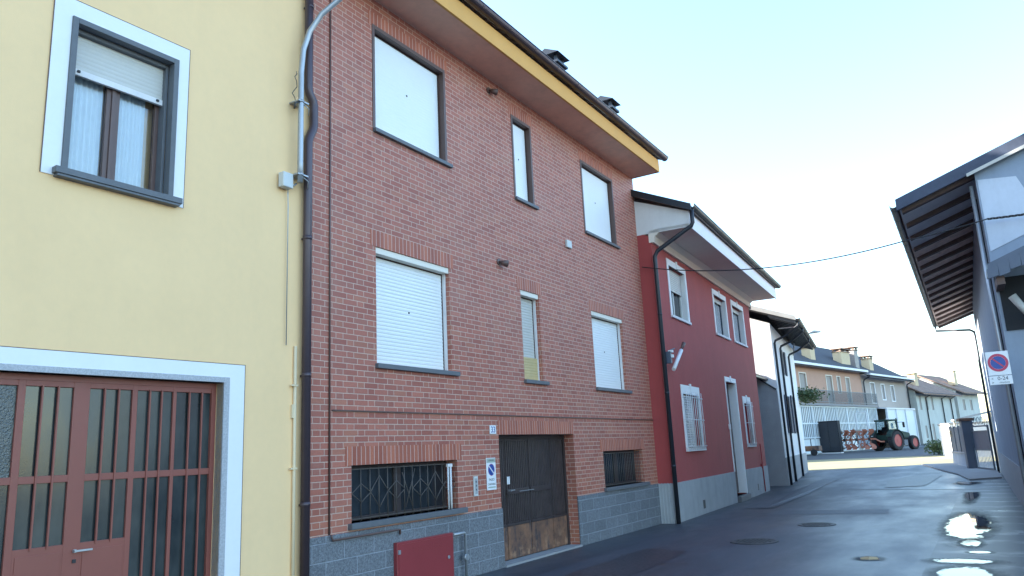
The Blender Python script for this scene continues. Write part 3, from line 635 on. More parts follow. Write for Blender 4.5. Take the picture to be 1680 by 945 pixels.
# service conduit on the yellow corner, junction box and thin tube down the wall
e = empty('service_mast', (.10, 5.97, 4.85), 0, 'grey galvanised cable mast bending over at the yellow house corner', 'cable mast')
MB().tube([(.02, 0, 0), (.02, 0, .25), (.02, 0, 1.40), (.03, .02, 1.70), (.08, .07, 1.95), (.2, .15, 2.18), (.38, .27, 2.38), (.8, .45, 2.8)], .034, 12).build('tube', 'steel', e)
for z in (.08, 1.0):
    mb = MB().tube([(.02, 0, z), (.02, 0, z+.03)], .042, 12); mb.box(-.12, .05, -.06, .10, z+.005, z+.022); mb.tube([(.03, .02, z), (.05, .10, z-.05), (.02, .12, z-.12)], .006, 5)
    mb.build('clamp', 'steel', e)
wv = MB(); rnd = random.Random(4)
wv.tube([(0+.03*rnd.uniform(-1, 1), -.07+.03*sin(i*1.6), .95+.05*i) for i in range(10)], .005, 5); wv.tube([(0.03, -.03, 1.0), (.02, -.09, .97), (.0, -.08, .9)], .012, 5); wv.build('loose_wire', 'iron', e)
e = empty('cable_junction_box', (.0, 5.84, 4.85), 0, 'grey plastic junction box beside the foot of the bent cable mast', 'junction box')
MB().box(0, .09, -.09, .06, -.09, .09).build('box', 'box', e, bevel=.012)
MB().tube([(.05, .06, -.02), (.05, .1, -.03), (.06, .13, -.0)], .012, 6).tube([(.03, .03, -.09), (.02, .04, -.16), (.015, .05, -.3), (.015, .05, -1.9)], .006, 5).build('cable', 'steel', e)
mb = MB().tube([(.02, L(6.03), 2.95), (.02, L(6.03), 0)], .018, 8)
for z in (.45, 1.6, 2.5): mb.box(0, .042, L(5.97), L(6.06), z, z+.02)
mb.box(0, .03, L(5.99), L(6.03)+.0, 2.15, 2.3); mb.build('wall_tube', 'ytube', Yh)

# ------------------------------------------------------------------ red house
RA = .0565
H = empty('red_house', (.33, 16.67, 0), RA, 'dark red plastered house with white window surrounds and a grey plinth', 'house')
RL = 10.8; RE = 6.50; RW = 7.0
def surround(mb, a, b, c, d, t, tt, x=.02):
    mb.box(-.05, x, a-t, a, c, d+tt); mb.box(-.05, x, b, b+t, c, d+tt); mb.box(-.05, x, a, b, d, d+tt); mb.box(-.02, x+.015, (a+b)/2-.05, (a+b)/2+.05, d+.02, d+tt+.05)
wins = [(1.20, 2.62, 4.78, 6.05), (5.62, 7.12, 4.84, 6.02), (8.02, 9.62, 4.86, 6.05)]
gw = [(1.42, 2.82, 1.60, 2.88), (8.22, 9.12, 1.60, 2.88)]
dr = (6.02, 7.32, .16, 3.45)
wl = MB(); front(wl, .001, RL, 0, RE, wins+gw+[dr], .28); body(wl, .001, RL, 0, RE, 8.1, RW)
wl.build('wall', 'redp', H)
pl = MB(); pl.box(-.01, .035, -.02, dr[0]-.12, 0, .85); pl.box(-.01, .035, dr[1]+.10, RL+.01, 0, .85); pl.box(-.33, -.011, -.03, .0, 0, .85)
for k in range(5): pl.box(-.32+k*.07, -.295+k*.07, -.04, -.03, 0, .86)
pl.build('plinth', 'plinth', H, bevel=.006)
for i, (a, b, c, d_) in enumerate(wins):
    wn = MB(); surround(wn, a, b, c-.02, d_, .11, .16); f = wn.build('window', 'white', H, bevel=.004)
    MB().box(-.2, .05, a-.12, b+.12, c-.06, c-.0).build('sill', 'pale', f)
    fr = MB(); ring(fr, -.2, -.14, a, b, c, d_, .05); fr.box(-.2, -.14, (a+b)/2-.03, (a+b)/2+.03, c+.05, d_-.05); fr.build('frame', 'sheet' if i else 'box', f)
    MB().box(-.27, -.002, b-.015, b-.001, c, d_).build('reveal', 'white', f)
    zc = (c+.58*(d_-c)*.95) if i == 0 else d_-.14
    s_ = MB(); slats(s_, a+.03, b-.03, zc, d_, -.10, .05, gd=.008); s_.build('shutter', 'shutterg', f)
    MB().box(-.18, -.175, a+.05, b-.05, c+.05, zc).build('pane', 'dkglass', f)
    if i:
        cu = MB(); n = 24
        for k in range(n): y = a+.08+(b-a-.16)*k/n; cu.box(-.172, -.168, y, y+.02, c+.06, d_-.16)
        cu.build('curtain', 'curtain', f)
    else: MB().box(-.16, -.06, a+.05, a+.07, c+.02, zc).box(-.17, -.168, a+.1, (a+b)/2-.06, c+.08, zc).build('curtain', 'sheet', f)
for i, (a, b, c, d_) in enumerate(gw):
    wn = MB(); surround(wn, a, b, c-.02, d_, .12, .22); f = wn.build('window', 'white', H, bevel=.004); f['label'] = 'ground floor window behind a projecting barred grille'
    MB().box(-.2, .06, a-.12, b+.12, c-.09, c).build('sill', 'pale', f)
    MB().box(-.22, -.21, a, b, c, d_).build('pane', 'dkglass', f)
    MB().box(-.22, -.16, a, a+.05, c, d_).box(-.22, -.16, b-.05, b, c, d_).box(-.22, -.16, (a+b)/2-.03, (a+b)/2+.03, c, d_).build('frame', 'plaster', f)
    gr = MB(); n = 8 if i == 0 else 5
    for k in range(n+1): y = a+.03+(b-a-.06)*k/n; gr.tube([(.09, y, c-.06), (.09, y, d_+.06)], .009, 5)
    for z in (c+.02, (c+d_)/2+.02, d_-.08): gr.tube([(-.02, a-.1, z), (.09, a-.08, z), (.09, b+.08, z), (-.02, b+.1, z)], .010, 5)
    gr.build('grille', 'pale', f)
    if i == 0:
        ms = MB(); y = a+.05
        while y < (a+b)/2+.2: ms.box(-.055, -.047, y, y+.016, c+.02, d_-.02); y += .065
        z = c+.03
        while z < d_: ms.box(-.047, -.040, a+.03, (a+b)/2+.22, z, z+.014); z += .06
        ms.build('mesh_screen', 'white', f)
a, b, c, d_ = dr
wn = MB(); surround(wn, a, b, 0.85, d_, .07, .14); wn.box(-.02, .02, b, b+.07, .0, .85)
f = wn.build('door', 'white', H, bevel=.004); f['label'] = 'tall narrow dark door in a deep white surround'
MB().box(-.278, -.002, b-.02, b-.001, .18, d_).build('reveal', 'white', f)
MB().box(-.27, -.22, a+.02, b-.04, .2, d_-.02).box(-.22, -.205, a+.1, (a+b)/2-.05, .3, 1.4).box(-.22, -.205, a+.1, (a+b)/2-.05, 1.55, d_-.15).box(-.22, -.205, (a+b)/2+.05, b-.1, .3, 1.4).box(-.22, -.205, (a+b)/2+.05, b-.1, 1.55, d_-.15).build('leaf', 'brown', f, bevel=.004)
MB().tube([(-.2, (a+b)/2+.02, 1.25), (-.12, (a+b)/2+.02, 1.25), (-.12, (a+b)/2-.1, 1.25)], .012, 6).build('handle', 'black', f)
MB().box(-.28, .12, a-.02, b+.02, 0, .16).build('step', 'sill', f, bevel=.006)
MB().box(0, .05, a-.15, a-.085, 2.05, 2.2).build('intercom', 'white', f)
MB().box(.034, .037, 2.22, 2.42, .13, .33).box(.034, .037, 8.85, 9.0, .15, .35).build('plinth_vent', 'black', H)
MB().tube([(.05, 9.9, 1.6), (.05, 9.9, 0.05)], .02, 6).box(0.0, .07, 9.83, 9.93, .8, .95).build('gas_pipe', 'redp', H)
# eave box, cornice, roof
OV = .95; ez = 6.60
MB().prism([(-.05, ez-.24), (.06, ez-.24), (.10, ez-.10), (.22, ez-.02), (.22, ez+.02), (-.05, ez+.02)], .0, RL).build('cornice', 'creaml', H)
MB().box(-.02, OV-.02, .0, RL+.25, ez-.0, ez+.06).build('soffit', 'cream', H)
MB().box(OV-.02, OV+.01, -.002, RL+.25, ez-.03, ez+.36).build('fascia', 'white', H)
MB().poly([(OV-.02, 0.0, ez-.02), (OV-.02, .0, ez+.36), (-3.4, .0, ez+2.02), (-3.4, .0, ez-.02)]).poly([(OV-.02, .05, ez-.02), (OV-.02, .05, ez+.36), (-3.4, .05, ez+2.02), (-3.4, .05, ez-.02)]).build('eave_end', 'plaster', H)
MB().prism([(OV+.08, 6.94), (-3.5, 8.98), (-8.0, 6.94), (-8.0, 7.06), (-3.5, 9.11), (OV+.08, 7.06)], -.10, RL+.3).build('roof', 'tiled', H)
MB().prism([(OV+.10, 6.92), (-3.5, 8.965), (-3.5, 9.14), (OV+.10, 7.08)], -.145, -.101).build('barge_board', 'darkgut', H)
gt = MB(); gutter(gt, OV+.10, -.1, RL+.5, 7.06, .08); gt.build('gutter', 'darkgut', H)
mb = MB().tube([(OV+.08, -.02, 7.0), (OV+.08, -.02, 6.66), (OV+.04, -.02, 6.58), (.15, -.05, 6.12), (.08, -.05, 6.0), (.075, -.05, 5.9), (.075, -.05, 0)], .05, 12)
for z in (1.2, 2.8, 4.6): mb.tube([(.075, -.05, z), (.075, -.05, z+.05)], .055, 12)
mb.build('downpipe', 'darkgut', H)
e = empty('wall_floodlight', (.36, 16.75, 3.75), RA, 'tubular white floodlight on a dark bracket by the corner pipe of the red house', 'wall lamp')
MB().box(.0, .16, .0, .10, -.25, .02).tube([(.08, .05, 0), (.12, .22, .08), (.15, .4, .12)], .015, 6).build('bracket', 'sheet', e)
MB().box(.10, .2, .03, .13, .0, .05).build('clamp', 'white', e); MB().box(.10, .2, .03, .13, -.12, -.05).build('clamp', 'white', e)
MB().tube([(.14, .22, -.38), (.18, .85, .12)], .045, 12).build('lamp_tube', 'white', e)
MB().tube([(.18, .90, .16), (.2, 1.05, .30)], [.03, .05], 10).build('cap', 'brown', e)
# roof tube stub on the far end of the eave
MB().box(.0, .08, RL+.01, RL+.1, 6.3, 6.58).build('eave_bracket', 'plinth', H)

# ------------------------------------------------------------------ lean-to shed between red and white house
e = empty('lean_to_shed', (-.75, 27.55, 0), .05, 'low grey shed with a dark doorway squeezed between the red and white houses', 'shed')
wl = MB(); front(wl, 0, 2.35, 0, 4.0, [(.3, 1.9, 0, 2.7)], .3); wl.poly([(0, 0, 0), (0, 0, 4), (-3, 0, 4.0), (-3, 0, 0)]); wl.build('wall', 'greyp', e)
MB().box(-.29, -.25, .3, 1.9, 0, 2.7).build('doorway', 'dark', e)
MB().hexa([(.40, -.05, 3.96), (.40, 2.4, 3.90), (-3, 2.4, 4.95), (-3, -.05, 5.0), (.40, -.05, 4.04), (.40, 2.4, 3.98), (-3, 2.4, 5.03), (-3, -.05, 5.08)]).build('roof', 'tileb', e)
MB().box(.3, .44, -.05, 2.4, 3.90, 3.96).build('gutter', 'darkgut', e)

# ------------------------------------------------------------------ white house with gable towards us
WA = .125
W_ = empty('white_house', (-.13, 29.75, .04), WA, 'narrow white house with a deep dark eave and drainpipes, beyond the red house', 'house')
WL = 9.8; WZ = 6.0
wl = MB(); front(wl, 0, WL, 0, WZ, [(5.3, 6.2, 1.9, 3.5), (2.6, 3.5, 1.9, 3.4), (3.3, 4.1, 4.3, 5.3)], .2); body(wl, 0, WL, 0, WZ, 7.9, 9.5)
wl.build('wall', 'whitew', W_)
MB().box(-.02, .03, 0, WL, 0, 1.0).box(-9.5, .03, -.03, -.001, 0, 1.0).build('plinth', 'plinth', W_)
MB().prism([(-3.4, 0), (-.01, 0), (-.01, 3.45), (-.95, 4.15), (-3.4, 4.9)], -.06, -.032).build('grey_render', 'greyp', W_)
MB().tube([(-.95, -.08, 4.19), (-.03, -.08, 3.49)], .03, 6).build('flashing', 'darkgut', W_)
MB().prism([(.95, 5.98), (-4.75, 8.12), (-10.4, 5.98), (-10.4, 6.10), (-4.75, 8.24), (.95, 6.10)], -.35, WL+.3).build('roof', 'slate', W_)
MB().prism([(.97, 5.96), (-4.75, 8.10), (-4.75, 8.27), (.97, 6.13)], -.39, -.351).build('verge_board', 'tin', W_)
mb = MB(); y = -.3
while y < WL+.3: mb.prism([(.94, 5.86), (0, 6.21), (0, 6.33), (.94, 5.978)], y, y+.09); y += .55
mb.build('rafters', 'darkgut', W_)
MB().prism([(.94, 5.955), (0, 6.30), (0, 6.325), (.94, 5.978)], -.33, WL+.28).build('eave_boards', 'darkgut', W_)  # dark boards and rafters, the shade under this eave put into their colour
MB().box(.25, .95, .4, .43, 5.80, 5.83).build('eave_rod', 'white', W_)
gt = MB(); gutter(gt, 1.03, -.35, WL+.3, 6.05, .07); gt.build('gutter', 'darkgut', W_)
for y in (.25, 2.3, 5.9):
    mb = MB().tube([(1.0, y, 5.98), (1.0, y, 5.85), (.5, y, 5.5), (.12, y, 5.35), (.075, y, 5.25), (.075, y, 0)], .045, 8); mb.build('downpipe', 'darkgut', W_)
for (a, b, c, d_) in ((5.3, 6.2, 1.9, 3.5), (2.6, 3.5, 1.9, 3.4), (3.3, 4.1, 4.3, 5.3)):
    f = MB(); ring(f, -.15, -.08, a, b, c, d_, .06); f = f.build('window', 'brown', W_); MB().box(-.13, -.12, a, b, c, d_).build('pane', 'dkglass', f)
    MB().box(.02, .06, a-.5, a-.02, c, d_).build('shutter', 'bluebeam', f); MB().box(.02, .06, b+.02, b+.5, c, d_).build('shutter', 'bluebeam', f)
# balcony-like dark box on its far corner and street lamp
e = empty('street_lamp', (-1.10, 38.2, 5.6), WA, 'thin curved street lamp arm above the far corner of the white house', 'street lamp')
MB().tube([(0, 0, 0), (.1, .1, .6), (.4, .3, .95), (.8, .6, 1.08)], .03, 8).build('arm', 'steel', e)
MB().tube([(.75, .56, 1.07), (1.0, .75, 1.13), (1.3, .97, 1.13)], [.05, .09, .04], 10).build('lamp_head', 'tin', e)

# ------------------------------------------------------------------ apricot terrace far behind
PA = -.1915536796840124
PO = Vector((-6.29, 72.56, 0))
def PLo(y): return (y-72.56)/cos(PA)      # world y -> local y on the facade
P1 = empty('apricot_house', (PO.x, PO.y, .42), PA, 'long apricot house with dark roof, chimneys and a railed balcony', 'house')
y0, y1 = PLo(48), PLo(83.9)
z = lambda v: v-.42
wl = MB(); pw = [(PLo(a), PLo(b), z(c), z(d)) for a, b, c, d in ((57, 59, 4.7, 7.25), (62, 64, 4.7, 7.25), (66.2, 67.6, 4.7, 7.25), (68.9, 70.3, 4.7, 7.25), (74.8, 76.2, 4.7, 7.26), (77.4, 78.2, 5.7, 7.26), (79.6, 80.6, 4.7, 7.26))]
front(wl, y0, y1, 0, z(8.0), pw, .2); body(wl, y0, y1, 0, z(8.0), z(11.3), 11)
wl.build('wall', 'pink', P1)
for h in pw:
    a, b, c, d_ = h; f = MB(); ring(f, -.05, .04, a-.08, b+.08, c, d_+.1, .09, .03); f = f.build('window', 'creaml', P1)
    MB().box(-.12, -.08, a+.01, b-.01, c+.03, d_).build('shutter', 'shut', f)
roof(y0-.3, y1, z(8.0), z(11.3), 11, .7, .14, drop=.22).build('roof', 'slate', P1)
MB().box(0, .7, y0, y1, z(7.93), z(8.0)).build('soffit', 'cream', P1); MB().box(.7, .82, y0, y1, z(7.90), z(8.10)).build('gutter', 'white', P1)
P2 = empty('taupe_house', (PO.x, PO.y, .42), PA, 'taupe terraced house behind the tractor', 'house')
t0, t1 = y1+.01, PLo(98.3)
wl = MB(); qw = [(PLo(a), PLo(b), z(c), z(d)) for a, b, c, d in ((86.3, 87.6, 5.0, 7.0), (89.6, 90.6, 5.4, 6.95), (92.6, 93.7, 5.3, 6.9))]
front(wl, t0, t1, 0, z(7.75), qw, .2); body(wl, t0, t1, 0, z(7.75), z(11.2), 11); wl.build('wall', 'greyw', P2)
for h in qw:
    a, b, c, d_ = h; f = MB(); ring(f, -.05, .04, a-.08, b+.08, c-.1, d_+.1, .1, .1); f = f.build('window', 'white', P2)
    MB().box(-.12, -.08, a+.01, b-.01, c, d_).build('shutter', 'shut', f)
roof(t0, t1, z(7.75), z(11.2), 11, .9, .14, drop=.2).build('roof', 'slate', P2)
MB().box(0, .9, t0, t1, z(7.68), z(7.75)).build('soffit', 'white', P2); MB().box(.9, 1.02, t0, t1, z(7.62), z(7.8)).build('gutter', 'white', P2)
MB().tube([(.95, t0+.3, z(7.6)), (.2, t0+.3, z(7.2)), (.15, t0+.2, z(7.0)), (.15, t0+.2, 0)], .07, 8).build('downpipe', 'darkgut', P2)
MB().tube([(.95, t1-.3, z(7.6)), (.2, t1-.3, z(7.2)), (.15, t1-.2, z(7.0)), (.15, t1-.2, 0)], .07, 8).build('downpipe', 'darkgut', P2)
for par, yy, zz, wd, mt in ((P1, 74.3, 10.2, 1.1, 'chim'), (P1, 82.5, 10.35, 2.4, 'chim'), (P1, 85.6, 10.75, 1.1, 'shut'), (P2, 89.8, 10.1, 1.2, 'chim')):
    yl = PLo(yy); c = MB().box(-1.5, -.7, yl-wd/2, yl+wd/2, z(8.3), z(zz-.35)); c = c.build('chimney', mt, par)
    cp = MB().box(-1.6, -.6, yl-wd/2-.1, yl+wd/2+.1, z(zz-.35), z(zz-.28))
    for px in (-1.5, -.85):
        for py in (yl-wd/2, yl+wd/2-.15): cp.box(px, px+.15, py, py+.15, z(zz-.28), z(zz-.08))
    cp.box(-1.65, -.55, yl-wd/2-.15, yl+wd/2+.15, z(zz-.08), z(zz)); cp.build('chimney_cap', 'tileb', c)
# balcony
bc = MB().box(.02, 1.3, PLo(58), PLo(84.0), z(4.40), z(4.60)); bc = bc.build('balcony', 'sheet', P1)
rl = MB(); rl.box(1.22, 1.27, PLo(58), PLo(84), z(5.68), z(5.74)); rl.box(1.22, 1.27, PLo(58), PLo(84), z(4.72), z(4.76)); y = PLo(58)
while y < PLo(84): rl.box(1.235, 1.255, y, y+.03, z(4.6), z(5.7)); y += .14
rl.build('railing', 'rail', bc)
# white slatted enclosure under the balcony
e = empty('slatted_screen', (PO.x, PO.y, .42), PA, 'tall white slatted screen closing the ground floor under the balcony', 'screen')
fr = MB(); xs_ = 1.1; ya, yb = PLo(60), PLo(83.6)
n = 9
for k in range(n+1): y = ya+(yb-ya)*k/n; fr.box(xs_-.04, xs_+.06, y-.06, y+.06, 0, 3.96)
for zz in (0.1, 1.3, 2.45, 3.86): fr.box(xs_-.03, xs_+.05, ya, yb, zz, zz+.1)
fr.build('frame', 'whitem', e)
sl_ = MB(); y = ya
while y < yb: sl_.box(xs_-.01, xs_+.01, y, y+.17, 1.35, 3.9); y += .36
sl_.build('slats', 'whitem', e)
MB().box(xs_-.5, xs_-.45, ya, yb, 0.05, 3.9).build('shade_backing', 'rail', e)  # dark panel added behind the slats to stand for the shade there
MB().box(xs_-.06, xs_-.03, ya, yb, 0.05, 1.25).build('lower_panel', 'whitem', e)
# stained white houses at the end of the street
QA = -.2256
Q = empty('weathered_house', (-.55, 99.2, .55), QA, 'long weathered off white house with small dark windows at the street end', 'house')
wl = MB(); hw = [(a, b, c, d) for a, b, c, d in ((.9, 1.6, 3.8, 5.4), (3.1, 3.9, 3.8, 5.4), (5.2, 5.9, 3.8, 5.4), (1.6, 2.3, .6, 2.0), (4.2, 5.0, .1, 2.2), (7.4, 8.2, .1, 2.1), (9.0, 9.5, 1.4, 2.2))]
front(wl, 0, 14.5, 0, 5.9, hw, .2); body(wl, 0, 14.5, 0, 5.9, 8.3, 9); wl.build('wall', 'offw', Q)
for h in hw:
    f = MB().box(-.12, -.06, *h).build('window', 'shut', Q)
roof(-.4, 14.5, 5.9, 8.3, 9, 1.0, .16, drop=.1).build('roof', 'tileb', Q)
MB().box(0, 1.0, 0, 14.5, 5.62, 5.7).build('soffit', 'bluebeam', Q)
for y in (3.0, 9.0, 12.5): MB().tube([(.9, y, 5.6), (.12, y, 5.2), (.12, y, 0)], .07, 6).build('downpipe', 'darkgut', Q)
MB().box(-1.9, -1.1, 4.2, 5.3, 6.6, 8.2).box(-2.0, -1.0, 4.0, 5.5, 8.2, 8.32).build('chimney', 'chim', Q)
Q2 = empty('far_tiled_house', (3.0, 114.5, .6), -.25, 'small far house with a tiled roof beyond the weathered white one', 'house')
wl = MB(); front(wl, 0, 9, 0, 6.3, [(2, 3, 3.8, 5.2), (5, 6, 3.8, 5.2)], .2); body(wl, 0, 9, 0, 6.3, 8.6, 9); wl.build('wall', 'offw', Q2)
roof(0, 9, 6.3, 8.6, 9, 1.1, .16, drop=.1, oy=.5).build('roof', 'tileb', Q2)
MB().box(-.12, -.06, 2, 3, 3.8, 5.2).build('window', 'shut', Q2); MB().box(-.12, -.06, 5, 6, 3.8, 5.2).build('window', 'shut', Q2)
MB().box(-1.6, -.8, 3, 4.1, 7.2, 9.0).box(-1.7, -.7, 2.9, 4.2, 9.0, 9.12).build('chimney', 'chim', Q2)

# ------------------------------------------------------------------ tractor and plough
TZ = gz(71)
T = empty('tractor', (-1.2, 71.3, TZ), R(-29), 'dark green farm tractor with red wheel rims parked by the far houses', 'tractor'); T.scale = (.87, .87, .87)
# local +Y is forwards
def wheel(par, x, y, r, wd, sgn):
    t = MB(); n = 28; prof = [(r*.62, -wd/2), (r*.9, -wd/2), (r, -wd*.36), (r, wd*.36), (r*.9, wd/2), (r*.62, wd/2)]
    i0 = 0
    for k in range(n):
        a_, b_ = 2*pi*k/n, 2*pi*(k+1)/n
        for (r0, w0), (r1, w1) in zip(prof, prof[1:]):
            t.poly([(x+w0, y+r0*cos(a_), r+r0*sin(a_)), (x+w1, y+r1*cos(a_), r+r1*sin(a_)), (x+w1, y+r1*cos(b_), r+r1*sin(b_)), (x+w0, y+r0*cos(b_), r+r0*sin(b_))], False)
        am = a_
        for s2 in (-1, 1):
            c0, c1 = am, am+s2*.0
            q = [(x+s2*wd*.03, am, r*.99), (x+s2*wd*.48, am+.16, r*.93)]
            t.tube([(q[0][0], y+q[0][2]*cos(q[0][1]), r+q[0][2]*sin(q[0][1])), (q[1][0], y+q[1][2]*cos(q[1][1]), r+q[1][2]*sin(q[1][1]))], r*.045, 4)
    wo = t.build('wheel', 'tyre', par)
    rm = MB()
    rm.tube([(x+sgn*wd*.40, y, r), (x+sgn*wd*.15, y, r)], [r*.62, r*.50], 24); rm.tube([(x+sgn*wd*.15, y, r), (x+sgn*wd*.42, y, r)], [r*.22, r*.16], 12)
    rm.disc((x+sgn*wd*.38-.02, y, r), r*.64, 'x', .04, 28, r*.56); rm.build('rim', 'redrim', wo); return wo
for x, sg in ((-.95, -1), (.95, 1)): wheel(T, x, 0, .92, .55, sg)
for x, sg in ((-.9, -1), (.9, 1)): wheel(T, x, 2.7, .66, .45, sg)
MB().box(-.32, .32, -.4, 3.1, .75, 1.15).box(-.85, .85, -.12, .12, .8, 1.0).box(-.8, .8, 2.62, 2.78, .55, .75).build('chassis', 'tyre', T, bevel=.03)
hd = MB().hexa([(-.38, 1.1, 1.1), (.38, 1.1, 1.1), (.32, 3.35, 1.05), (-.32, 3.35, 1.05), (-.36, 1.1, 1.95), (.36, 1.1, 1.95), (.28, 3.25, 1.6), (-.28, 3.25, 1.6)]); hd.build('hood', 'green', T, bevel=.08)
for s2 in (-1, 1):
    fd = MB(); n = 10
    prof = [(cos(pi*.02+pi*.86*k/n)*1.06, .92+sin(pi*.02+pi*.86*k/n)*1.06) for k in range(n+1)]
    fd.prismx(prof+[(p*.95, .92+(q-.92)*.95) for p, q in reversed(prof)], s2*.66 if s2 > 0 else -1.2, 1.2 if s2 > 0 else -.66); fd.build('fender', 'green', T)
cb = MB()
for px in (-.68, .68):
    for py, ty in ((-.45, -.35), (1.05, .85)): cb.tube([(px, py, 1.1), (px*.92, ty, 2.75)], .05, 6)
cb.box(-.72, .72, -.5, 1.08, 1.0, 1.45); cab = cb.build('cab', 'green', T)
MB().box(-.74, .74, -.5, 1.0, 2.74, 2.90).build('cab_roof', 'green', cab, bevel=.05)
MB().hexa([(-.66, -.42, 1.45), (.66, -.42, 1.45), (.66, 1.0, 1.45), (-.66, 1.0, 1.45), (-.6, -.33, 2.72), (.6, -.33, 2.72), (.6, .82, 2.72), (-.6, .82, 2.72)]).build('cab_glass', 'glass', cab)
MB().box(-.25, .25, -.1, .35, 1.45, 1.65).box(-.25, .25, -.15, -.02, 1.65, 2.2).build('seat', 'tyre', cab)
MB().tube([(.5, 1.15, 1.8), (.5, 1.15, 3.0)], .06, 8).build('exhaust', 'tyre', T)
for q in (-1, 1): MB().tube([(q*.7, .9, 2.6), (q*1.2, 1.1, 2.6)], .02, 5).box(q*1.22-.1, q*1.22+.1, 1.08, 1.14, 2.1, 2.6).build('mirror', 'tyre', T)
MB().box(-.7, -.6, -.52, -.45, 2.9, 3.05).box(.6, .7, -.52, -.45, 2.9, 3.05).box(-.7, -.55, -1.25, -1.2, 1.35, 1.45).box(.5, .65, -.56, -.5, 1.4, 1.5).build('work_light', 'pale', T)
MB().box(.72, 1.15, .95, 1.5, .45, .95).box(.75, 1.1, 1.5, 1.6, .35, .40).build('step', 'sheet', T)
HZ = gz(73)
HZ = gz(70); Hh = empty('plough', (-3.62, 70.0, HZ), R(-8), 'folded orange reversible plough with curved shares behind the tractor', 'plough'); Hh.scale = (.8, .8, .85)
MB().box(-1.75, 2.2, -.08, .08, 1.12, 1.28).box(-1.75, -1.6, -.06, .06, .3, 2.2).tube([(2.2, 0, 1.2), (2.6, .3, .9), (2.9, .6, .9)], .08, 6).build('frame_beam', 'orange', Hh)
rnd = random.Random(12)
for row, sg in ((1.2, 1), (1.2, -1)):
    for k in range(6):
        x = -1.45+k*.62+rnd.uniform(-.06, .06); l = MB(); l.tube([(x, .05, row), (x+.05, .05, row+sg*.35), (x+.22, .1, row+sg*.62)], [.055, .05, .04], 6); leg = l.build('share_leg', 'orange', Hh)
        s2 = MB(); n = 8; prev = None
        for i in range(n+1):
            t = i/n; zz = row+sg*(.40+.55*t); bx = x+.02+.35*sin(t*2.2); by = -.12-.22*t*t
            cur = ((bx-.18, by, zz), (bx+.22, by+.18, zz))
            if prev: s2.poly([prev[0], prev[1], cur[1], cur[0]], True); s2.poly([(p[0], p[1]+.03, p[2]) for p in (prev[0], cur[0], cur[1], prev[1])], True)
            prev = cur
        s2.build('share', 'orange' if k % 3 else 'tin', leg)
        b2 = MB().tube([(x-.1, -.1, row+sg*.1), (x-.32, -.15, row+sg*.55)], .035, 5).tube([(x+.1, .2, row+sg*.1), (x+.1, .3, row+sg*.5), (x-.1, .35, row+sg*.75)], .045, 5); b2.box(x-.08, x+.12, -.12, .12, row-.14, row+.14); b2.build('bracket', 'iron' if k % 2 else 'orange', Hh)
    for k in range(3): MB().disc((-1.2+k*1.1, -.35, row+sg*.55), .22, 'y', .03, 18, .10).build('disc_coulter', 'orange', Hh)
MB().tube([(-1.7, -.15, 1.9), (2.1, -.15, 2.0)], .04, 6).tube([(-1.7, -.15, .45), (2.1, -.15, .4)], .04, 6).tube([(-.6, -.2, 1.2), (.3, -.2, 2.25), (1.2, -.2, 1.3)], .035, 6).build('brace', 'orange', Hh)
MB().disc((-1.55, -.3, .35), .34, 'y', .2, 20, .2).build('support_wheel', 'tyre', Hh)
# dark skip standing in front of the screen, low cart, white van
e = empty('steel_locker', (-5.12, 68.9, gz(69)), R(-8), 'tall dark steel cabinet standing against the white slatted screen', 'cabinet')
MB().box(-.8, .8, -.35, .35, .1, 2.65).build('body', 'dark', e, bevel=.02); MB().box(-.76, -.02, -.37, -.351, .2, 2.55).box(.02, .76, -.37, -.351, .2, 2.55).build('door', 'darkgut', e); MB().box(-.8, .8, -.33, .33, 0, .1).build('base', 'pale', e)
e = empty('hand_cart', (-5.98, 64.2, gz(64)), R(-8), 'low dark flat cart beside the tall steel cabinet', 'cart')
MB().box(-.95, .85, -.4, .4, .35, .75).build('tray', 'rust', e, bevel=.03)
for x in (-.6, .5): MB().disc((x, -.46, .25), .25, 'y', .12, 16).build('wheel', 'tyre', e)
MB().tube([(-.9, 0, .6), (-1.3, 0, .8)], .03, 6).tube([(.1, .2, .7), (.1, .2, 1.3)], .03, 6).build('handle', 'darkgut', e)
V = empty('yard_gate_leaf', (-3.9, 75.2, gz(75)), R(-8), 'tall open white framed gate leaf between the plough and the canopy', 'gate')
gl_ = MB(); ring(gl_, -.03, .03, 0, 1.0, .2, 3.35, .08, .08, .08); gl_.box(-.03, .03, .08, .92, 1.7, 1.8)
gl_.build('frame', 'white', V, tf=Matrix.Rotation(R(-90), 4, 'Z')); MB().box(-.012, .012, .08, .92, .28, 1.7).build('panel', 'whitem', V, tf=Matrix.Rotation(R(-90), 4, 'Z'))
e = empty('porch_canopy', (PO.x, PO.y, .42), PA, 'low white canopy roof in front of the taupe house', 'canopy')
c0, c1 = PLo(84.3), PLo(93.5)
MB().hexa([(.05, c0, 4.0), (1.9, c0, 3.8), (1.9, c1, 3.8), (.05, c1, 4.0), (.05, c0, 4.12), (1.9, c0, 3.92), (1.9, c1, 3.92), (.05, c1, 4.12)]).build('roof', 'white', e)
MB().box(1.70, 1.78, c0+.1, c1-.1, 0.2, 3.79).build('curtain_wall', 'whitem', e)
for y in (c0+.1, c0+3, c0+6, c1-.2): MB().box(1.79, 1.89, y, y+.1, 0, 3.79).build('post', 'white', e)

